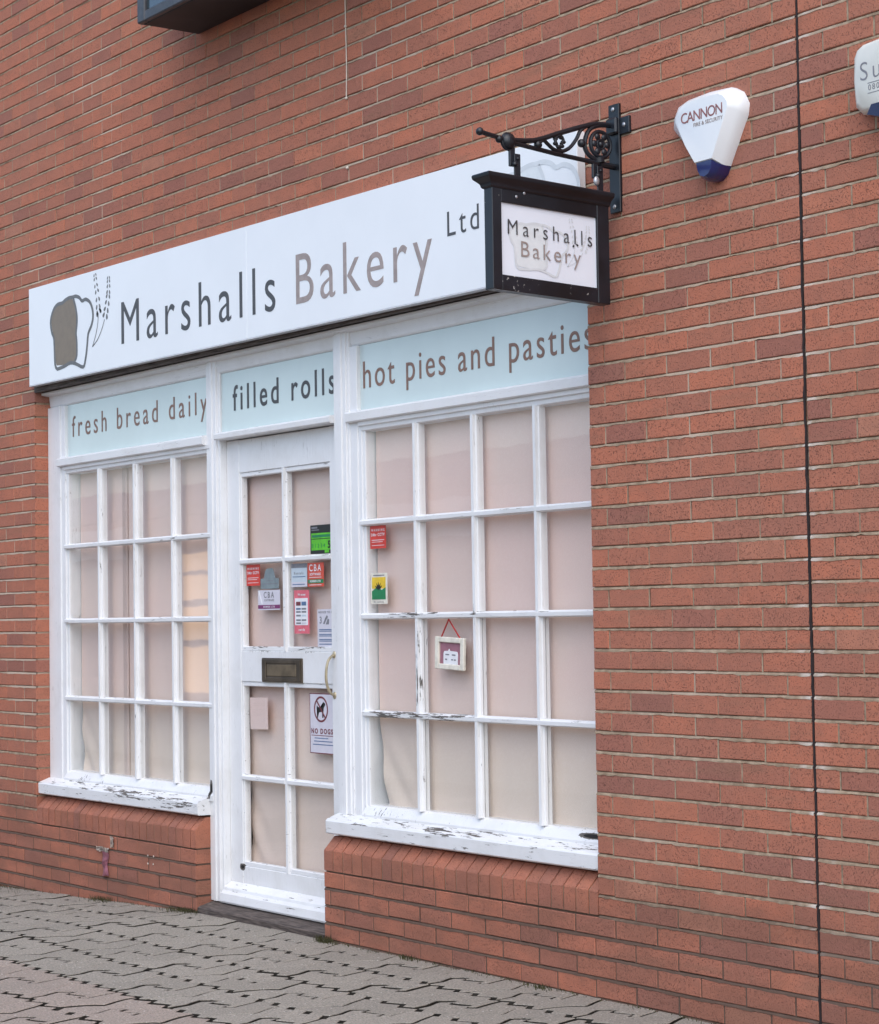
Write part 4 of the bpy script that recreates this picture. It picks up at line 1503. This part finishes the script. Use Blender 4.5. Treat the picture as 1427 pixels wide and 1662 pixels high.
# ------------------------------------------------------------------ pink strip taped to the plinth
pk = thing('pink_strip', 'limp pink plastic strip taped to the brick plinth under the left window', 'litter', (-3.95, -.01, .09))
bm = BM()
prev = None
for k in range(13):
    t = k/12
    z = .216-.126*t
    w = .030+.006*math.sin(t*7)
    cx_ = -3.945+.004*math.sin(t*9)
    ring = []
    for i in range(5):
        u = i/4
        ring.append(bm.verts.new((cx_-w+2*w*u, -.006-.012*math.sin(u*math.pi)*(1+.4*math.sin(t*13+u*5)), z+.004*math.sin(u*6+t*3))))
    if prev:
        for i in range(4):
            bm.faces.new((prev[i], prev[i+1], ring[i+1], ring[i]))
    prev = ring
bmesh.ops.solidify(bm, geom=bm.faces[:], thickness=.0015)
obj('plastic_strip', bm, M['pink_plastic'], pk, True)
bm = BM()
def crumple(x0, x1, z0, z1, y):
    nx, nz = 8, 5
    g = [[bm.verts.new((x0+(x1-x0)*i/nx+random.uniform(-.003, .003), y-random.uniform(0, .008), z0+(z1-z0)*k/nz+random.uniform(-.003, .003))) for i in range(nx+1)] for k in range(nz+1)]
    for k in range(nz):
        for i in range(nx):
            bm.faces.new((g[k][i], g[k][i+1], g[k+1][i+1], g[k+1][i]))
crumple(-4.050, -3.905, .212, .236, -.005)
crumple(-3.885, -3.850, .242, .298, -.005)
bmesh.ops.solidify(bm, geom=bm.faces[:], thickness=.001)
obj('tape', bm, M['tape'], pk)

# ------------------------------------------------------------------ moss and weeds in the joint along the wall
bm = BM()
def tuft(x, y, n, h, sp):
    for _ in range(n):
        a = random.uniform(0, 6.28)
        px, py = x+random.gauss(0, sp), y+random.gauss(0, sp*.4)
        py = min(py, -.004)
        hh = h*random.uniform(.4, 1.0)
        lx, ly = math.cos(a)*hh*.6, -abs(math.sin(a))*hh*.5
        w = .0022
        z = gz(px)
        v = [bm.verts.new((px-w, py, z-.006)), bm.verts.new((px+w, py, z-.006)), bm.verts.new((px+lx*.5+w*.8, py+ly*.5, z+hh*.7)), bm.verts.new((px+lx, py+ly, z+hh)), bm.verts.new((px+lx*.5-w*.8, py+ly*.5, z+hh*.7))]
        bm.faces.new(v)
x = -6.5
while x < 1.9:
    if not (PL+.05 < x < PR-.05):
        q = random.random()
        tuft(x, -.012, int(2+9*q*q), .006+.009*q, .03)
    x += .055
for x, y, n, h, sp in [(-3.95, -.03, 110, .030, .07), (-3.10, -.02, 160, .028, .07), (-1.80, -.03, 130, .034, .035), (-1.17, -.03, 60, .024, .03), (-.29, -.03, 60, .022, .04), (-5.2, -.02, 150, .02, .25)]:
    tuft(x, y, n, h, sp)
mo = obj('moss', bm, M['moss'])
mo['kind'] = 'stuff'
tag(mo, 'moss and small weeds growing in the joint along the foot of the wall', 'moss')

# ------------------------------------------------------------------ low shops across the street, mirrored in the panes
op = thing('shop_parade', 'low brick parade of shops across the street with one warmly lit window', 'building', (-16, -12, 0))
bm = BM()
box(bm, -34, 1.5, -18, -11.0, -.3, 3.05)
obj('wall', bm, M['opp_wall'], op)
bm = BM()
prism(bm, [(-18.4, 3.05), (-10.6, 3.05), (-10.6, 3.20), (-14.5, 4.0), (-18.4, 3.20)], -34.4, 1.9, 'x')
obj('roof', bm, M['opp_roof'], op)
bm = BM()
for x in (-30.0, -20.2, -12.4, -5.2):
    box(bm, x, x+4.6, -10.96, -10.985, 2.45, 2.95)
    obj('fascia', bm, M['sign_white'], op)
    bm = BM()
    box(bm, x+.2, x+4.4, -10.97, -10.99, .45, 2.3)
    obj('shop_window', bm, M['panel_glass'], op)
    bm = BM()
bm.free()
bm = BM()
box(bm, -23.75, -22.35, -10.95, -10.99, .25, 2.45)
obj('lit_window', bm, M['lit'], op)
bm = BM()
for z0, z1 in [(1.0, 1.10), (1.62, 1.72), (2.10, 2.16)]:
    box(bm, -23.8, -22.3, -10.93, -10.96, z0, z1)
    obj('window_rail', bm, M['timber'], op)
    bm = BM()
bm.free()
